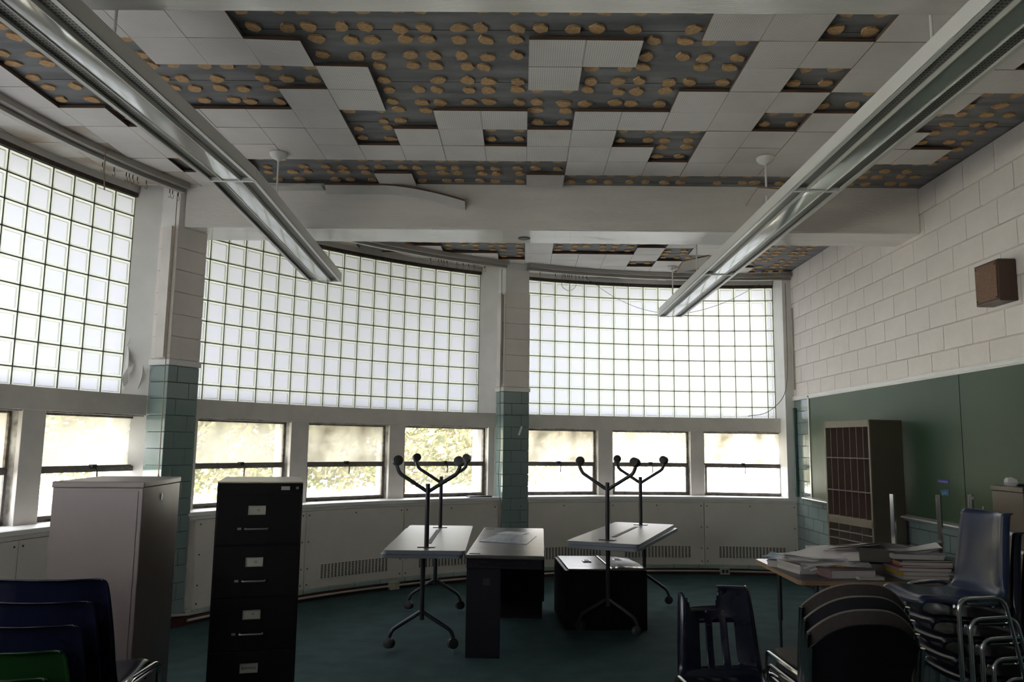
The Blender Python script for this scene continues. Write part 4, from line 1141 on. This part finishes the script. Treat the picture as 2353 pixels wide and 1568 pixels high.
# padded stack chairs
def pad_chair(loc, rz, seat, m, mshell, lab):
    r = empty('stacking_chair', loc, (0, 0, rz), label=lab, cat='chair')
    # back plate curved, oval top
    mb = MB(); nu, nv = 16, 9
    for (off) in (0, .012):
        for j in range(nv + 1):
            v = j / nv
            for i in range(nu + 1):
                u = -1 + 2 * i / nu
                wv = .225 * (1 - .10 * (1 - v) ) * (1 - .0 * v)
                top = .255 - .105 * abs(u) ** 2.6; bot = .0 + .03 * abs(u) ** 2 * 0 - .035 * (1 - u * u)
                z = bot + (top - bot) * v
                mb.v.append((u * wv, -.21 - .05 * v + .075 * u * u - off, z))
    N = (nu + 1) * (nv + 1)
    for j in range(nv):
        for i in range(nu):
            a_ = j * (nu + 1) + i
            mb.q((a_, a_ + 1, a_ + nu + 2, a_ + nu + 1)); mb.q((N + a_, N + a_ + 1, N + a_ + nu + 2, N + a_ + nu + 1))
    for i in range(nu):
        a_ = i; mb.q((a_, a_ + 1, N + a_ + 1, N + a_)); a_ = nv * (nu + 1) + i; mb.q((a_, a_ + 1, N + a_ + 1, N + a_))
    for j in range(nv):
        for e in (0, nu): a_ = j * (nu + 1) + e; mb.q((a_, a_ + nu + 1, N + a_ + nu + 1, N + a_))
    b_ = ob('backrest', mb, mshell, r, (0, 0, seat + .12), smooth=True)
    if mshell is not M_padblack:
        pp = [(u * .225, -.26 + .075 * u * u - .006, .255 - .105 * abs(u) ** 2.6 + .002) for u in [-1 + i / 12 for i in range(25)]]
        ob('edge_piping', MB().tube(pp, .0045, 6), M_piping, b_, smooth=True)
    ob('seat_pad', MB().prism([(-.20, .22), (-.12, .245), (.12, .245), (.20, .22), (.215, .1), (.20, -.16), (-.20, -.16), (-.215, .1)], seat - .03, seat), m, r, bevel=.012)
    for sx in (-1, 1):
        x = sx * .232
        pts = fillet([(x, -.22, seat + .30), (x, -.15, seat + .06), (x + sx * .005, -.23, 0), (x + sx * .005, -.24, 0)], .05, 5)
        ob('leg_frame', MB().tube(fillet([(x, -.205, seat + .27), (x, -.16, seat + .02), (x, -.24, .008)], .06, 6), .010, 8), M_chrome, r, smooth=True)
        ob('leg_frame', MB().tube(fillet([(x, -.16, seat - .02), (x, .22, seat - .015), (x, .25, seat - .10), (x, .255, .008)], .04, 6), .010, 8), M_chrome, r, smooth=True)
    return r
h = heading(-.06, 1); fx, fy = -sin(h), cos(h)
for i, (m, ms, lab) in enumerate(((M_padblack, M_padblack, 'black stacking chair at the bottom of the front right stack, nearest the camera'), (M_padbeige, M_padbeige, 'taupe stacking chair, second from the bottom of the front right stack'),
        (M_padnavy, M_padnavy, 'slate stacking chair, second from the top of the front right stack'), (M_padbeige, M_padbeige, 'taupe stacking chair on top of the front right stack'))):
    pad_chair((1.387 + .0105 * i, 3.56 + fy * .06 * i, 0), h, .435 + .042 * i, m, ms, lab)

# ================================================================== OUTSIDE
M_lawn = mat('lawn', (.50, .50, .46), .9, col2=(.44, .45, .38), vscale=2)
gr = ob('ground', MB().box(-70, 70, -60, 90, -1.0, -.55), M_lawn, kind='structure')
def leaf_mat(name, c, c2):
    m = bpy.data.materials.new(name); m.use_nodes = True; nt = m.node_tree; nt.nodes.clear()
    o = nt.nodes.new('ShaderNodeOutputMaterial'); d = nt.nodes.new('ShaderNodeBsdfDiffuse'); t = nt.nodes.new('ShaderNodeBsdfTranslucent'); mx = nt.nodes.new('ShaderNodeMixShader'); mx.inputs[0].default_value = .45
    n = nt.nodes.new('ShaderNodeTexNoise'); n.inputs['Scale'].default_value = 1.5; tcn = nt.nodes.new('ShaderNodeTexCoord'); nt.links.new(tcn.outputs['Object'], n.inputs['Vector'])
    r = nt.nodes.new('ShaderNodeValToRGB'); r.color_ramp.elements[0].position = .4; r.color_ramp.elements[0].color = (*c, 1); r.color_ramp.elements[1].position = .6; r.color_ramp.elements[1].color = (*c2, 1)
    nt.links.new(n.outputs[0], r.inputs[0]); nt.links.new(r.outputs[0], d.inputs[0]); nt.links.new(r.outputs[0], t.inputs[0])
    nt.links.new(d.outputs[0], mx.inputs[1]); nt.links.new(t.outputs[0], mx.inputs[2]); nt.links.new(mx.outputs[0], o.inputs[0]); MATS[name] = m; return m
M_leaf = leaf_mat('leaf_green', (.10, .11, .045), (.21, .18, .09)); M_leaf2 = leaf_mat('leaf_yellow', (.17, .155, .08), (.27, .20, .12))
M_bark = mat('bark', (.22, .16, .11), .9, bump=.5, bscale=12)
def tree(x, y, hgt, cr, n, m, lab, seed, low=1.4):
    rg = random.Random(seed); r = empty('tree', (x, y, -.55), label=lab, cat='tree', group=None)
    tk = MB(); tk.tube([(0, 0, 0), (.08, .05, hgt * .28), (-.05, .1, hgt * .55), (.05, 0, hgt * .8)], [.30, .22, .14, .05], 8)
    ob('trunk', tk, M_bark, r, smooth=True)
    cl = []
    for k in range(9):
        a = k * 2.4 + rg.uniform(-.3, .3); z0 = hgt * rg.uniform(.22, .6); R_ = cr * rg.uniform(.6, .95)
        e = Vector((R_ * cos(a), R_ * sin(a), z0 + rg.uniform(-.3, 1.2)))
        ob('branch', MB().tube([(0, .05, z0), tuple(e * .5 + Vector((0, 0, z0 * .5 + .2))), tuple(e)], [.09, .06, .02], 6), M_bark, r, smooth=True)
        cl.append(e)
    lf = MB()
    for i in range(n):
        if rg.random() < .7:
            c = rg.choice(cl); d = Vector((rg.gauss(0, 1), rg.gauss(0, 1), rg.gauss(0, .8))) * cr * .28; p = c + d
        else:
            th, ph_ = rg.uniform(0, 2 * pi), math.acos(rg.uniform(-1, 1)); q = cr * rg.uniform(.6, 1)
            p = Vector((q * sin(ph_) * cos(th), q * sin(ph_) * sin(th), hgt * .55 + q * .75 * cos(ph_)))
        if p.z < low: p.z = low + rg.uniform(0, 1.2)
        a = Vector((rg.gauss(0, 1), rg.gauss(0, 1), rg.gauss(0, 1))).normalized(); b = a.orthogonal().normalized(); c2 = a.cross(b); s = rg.uniform(.06, .13)
        k = len(lf.v); lf.v += [tuple(p - b * s), tuple(p + c2 * s * .6), tuple(p + b * s), tuple(p - c2 * s * .6)]; lf.f.append((k, k + 1, k + 2, k + 3)); lf.m.append(0)
    me = bpy.data.meshes.new('foliage'); me.from_pydata(lf.v, [], lf.f); me.materials.append(m)
    o = link('foliage', me, r); o['kind'] = 'stuff'
for i, (a, R_, hg, cr, n, m, lab) in enumerate(((-68, 17, 7, 3.2, 9000, M_leaf2, 'pale yellowing tree outside the left window'), (-55, 14, 6.5, 2.8, 10000, M_leaf, 'leafy tree outside, behind the black file cabinet'),
        (-42, 20, 8, 3.6, 9000, M_leaf, 'green tree outside the second window of the middle bay'), (-31, 12.5, 6.5, 2.9, 11000, M_leaf, 'branching tree close outside, left of the middle column'),
        (-17, 15, 6.5, 3.0, 10000, M_leaf, 'tree with a visible trunk outside, right of the middle column'), (-7, 21, 8, 3.6, 9000, M_leaf2, 'autumn tree outside the middle window of the right bay'), (5, 30, 8.5, 4.0, 7000, M_leaf2, 'far pale tree outside the rightmost window'),
        (-84, 19, 7, 3.4, 7000, M_leaf2, 'far pale tree beyond the leftmost window edge'))):
    x, y, _ = pol(a, R_ + 5)
    tree(x, y, hg * .72, cr, n, m, lab, 11 + i, .9)
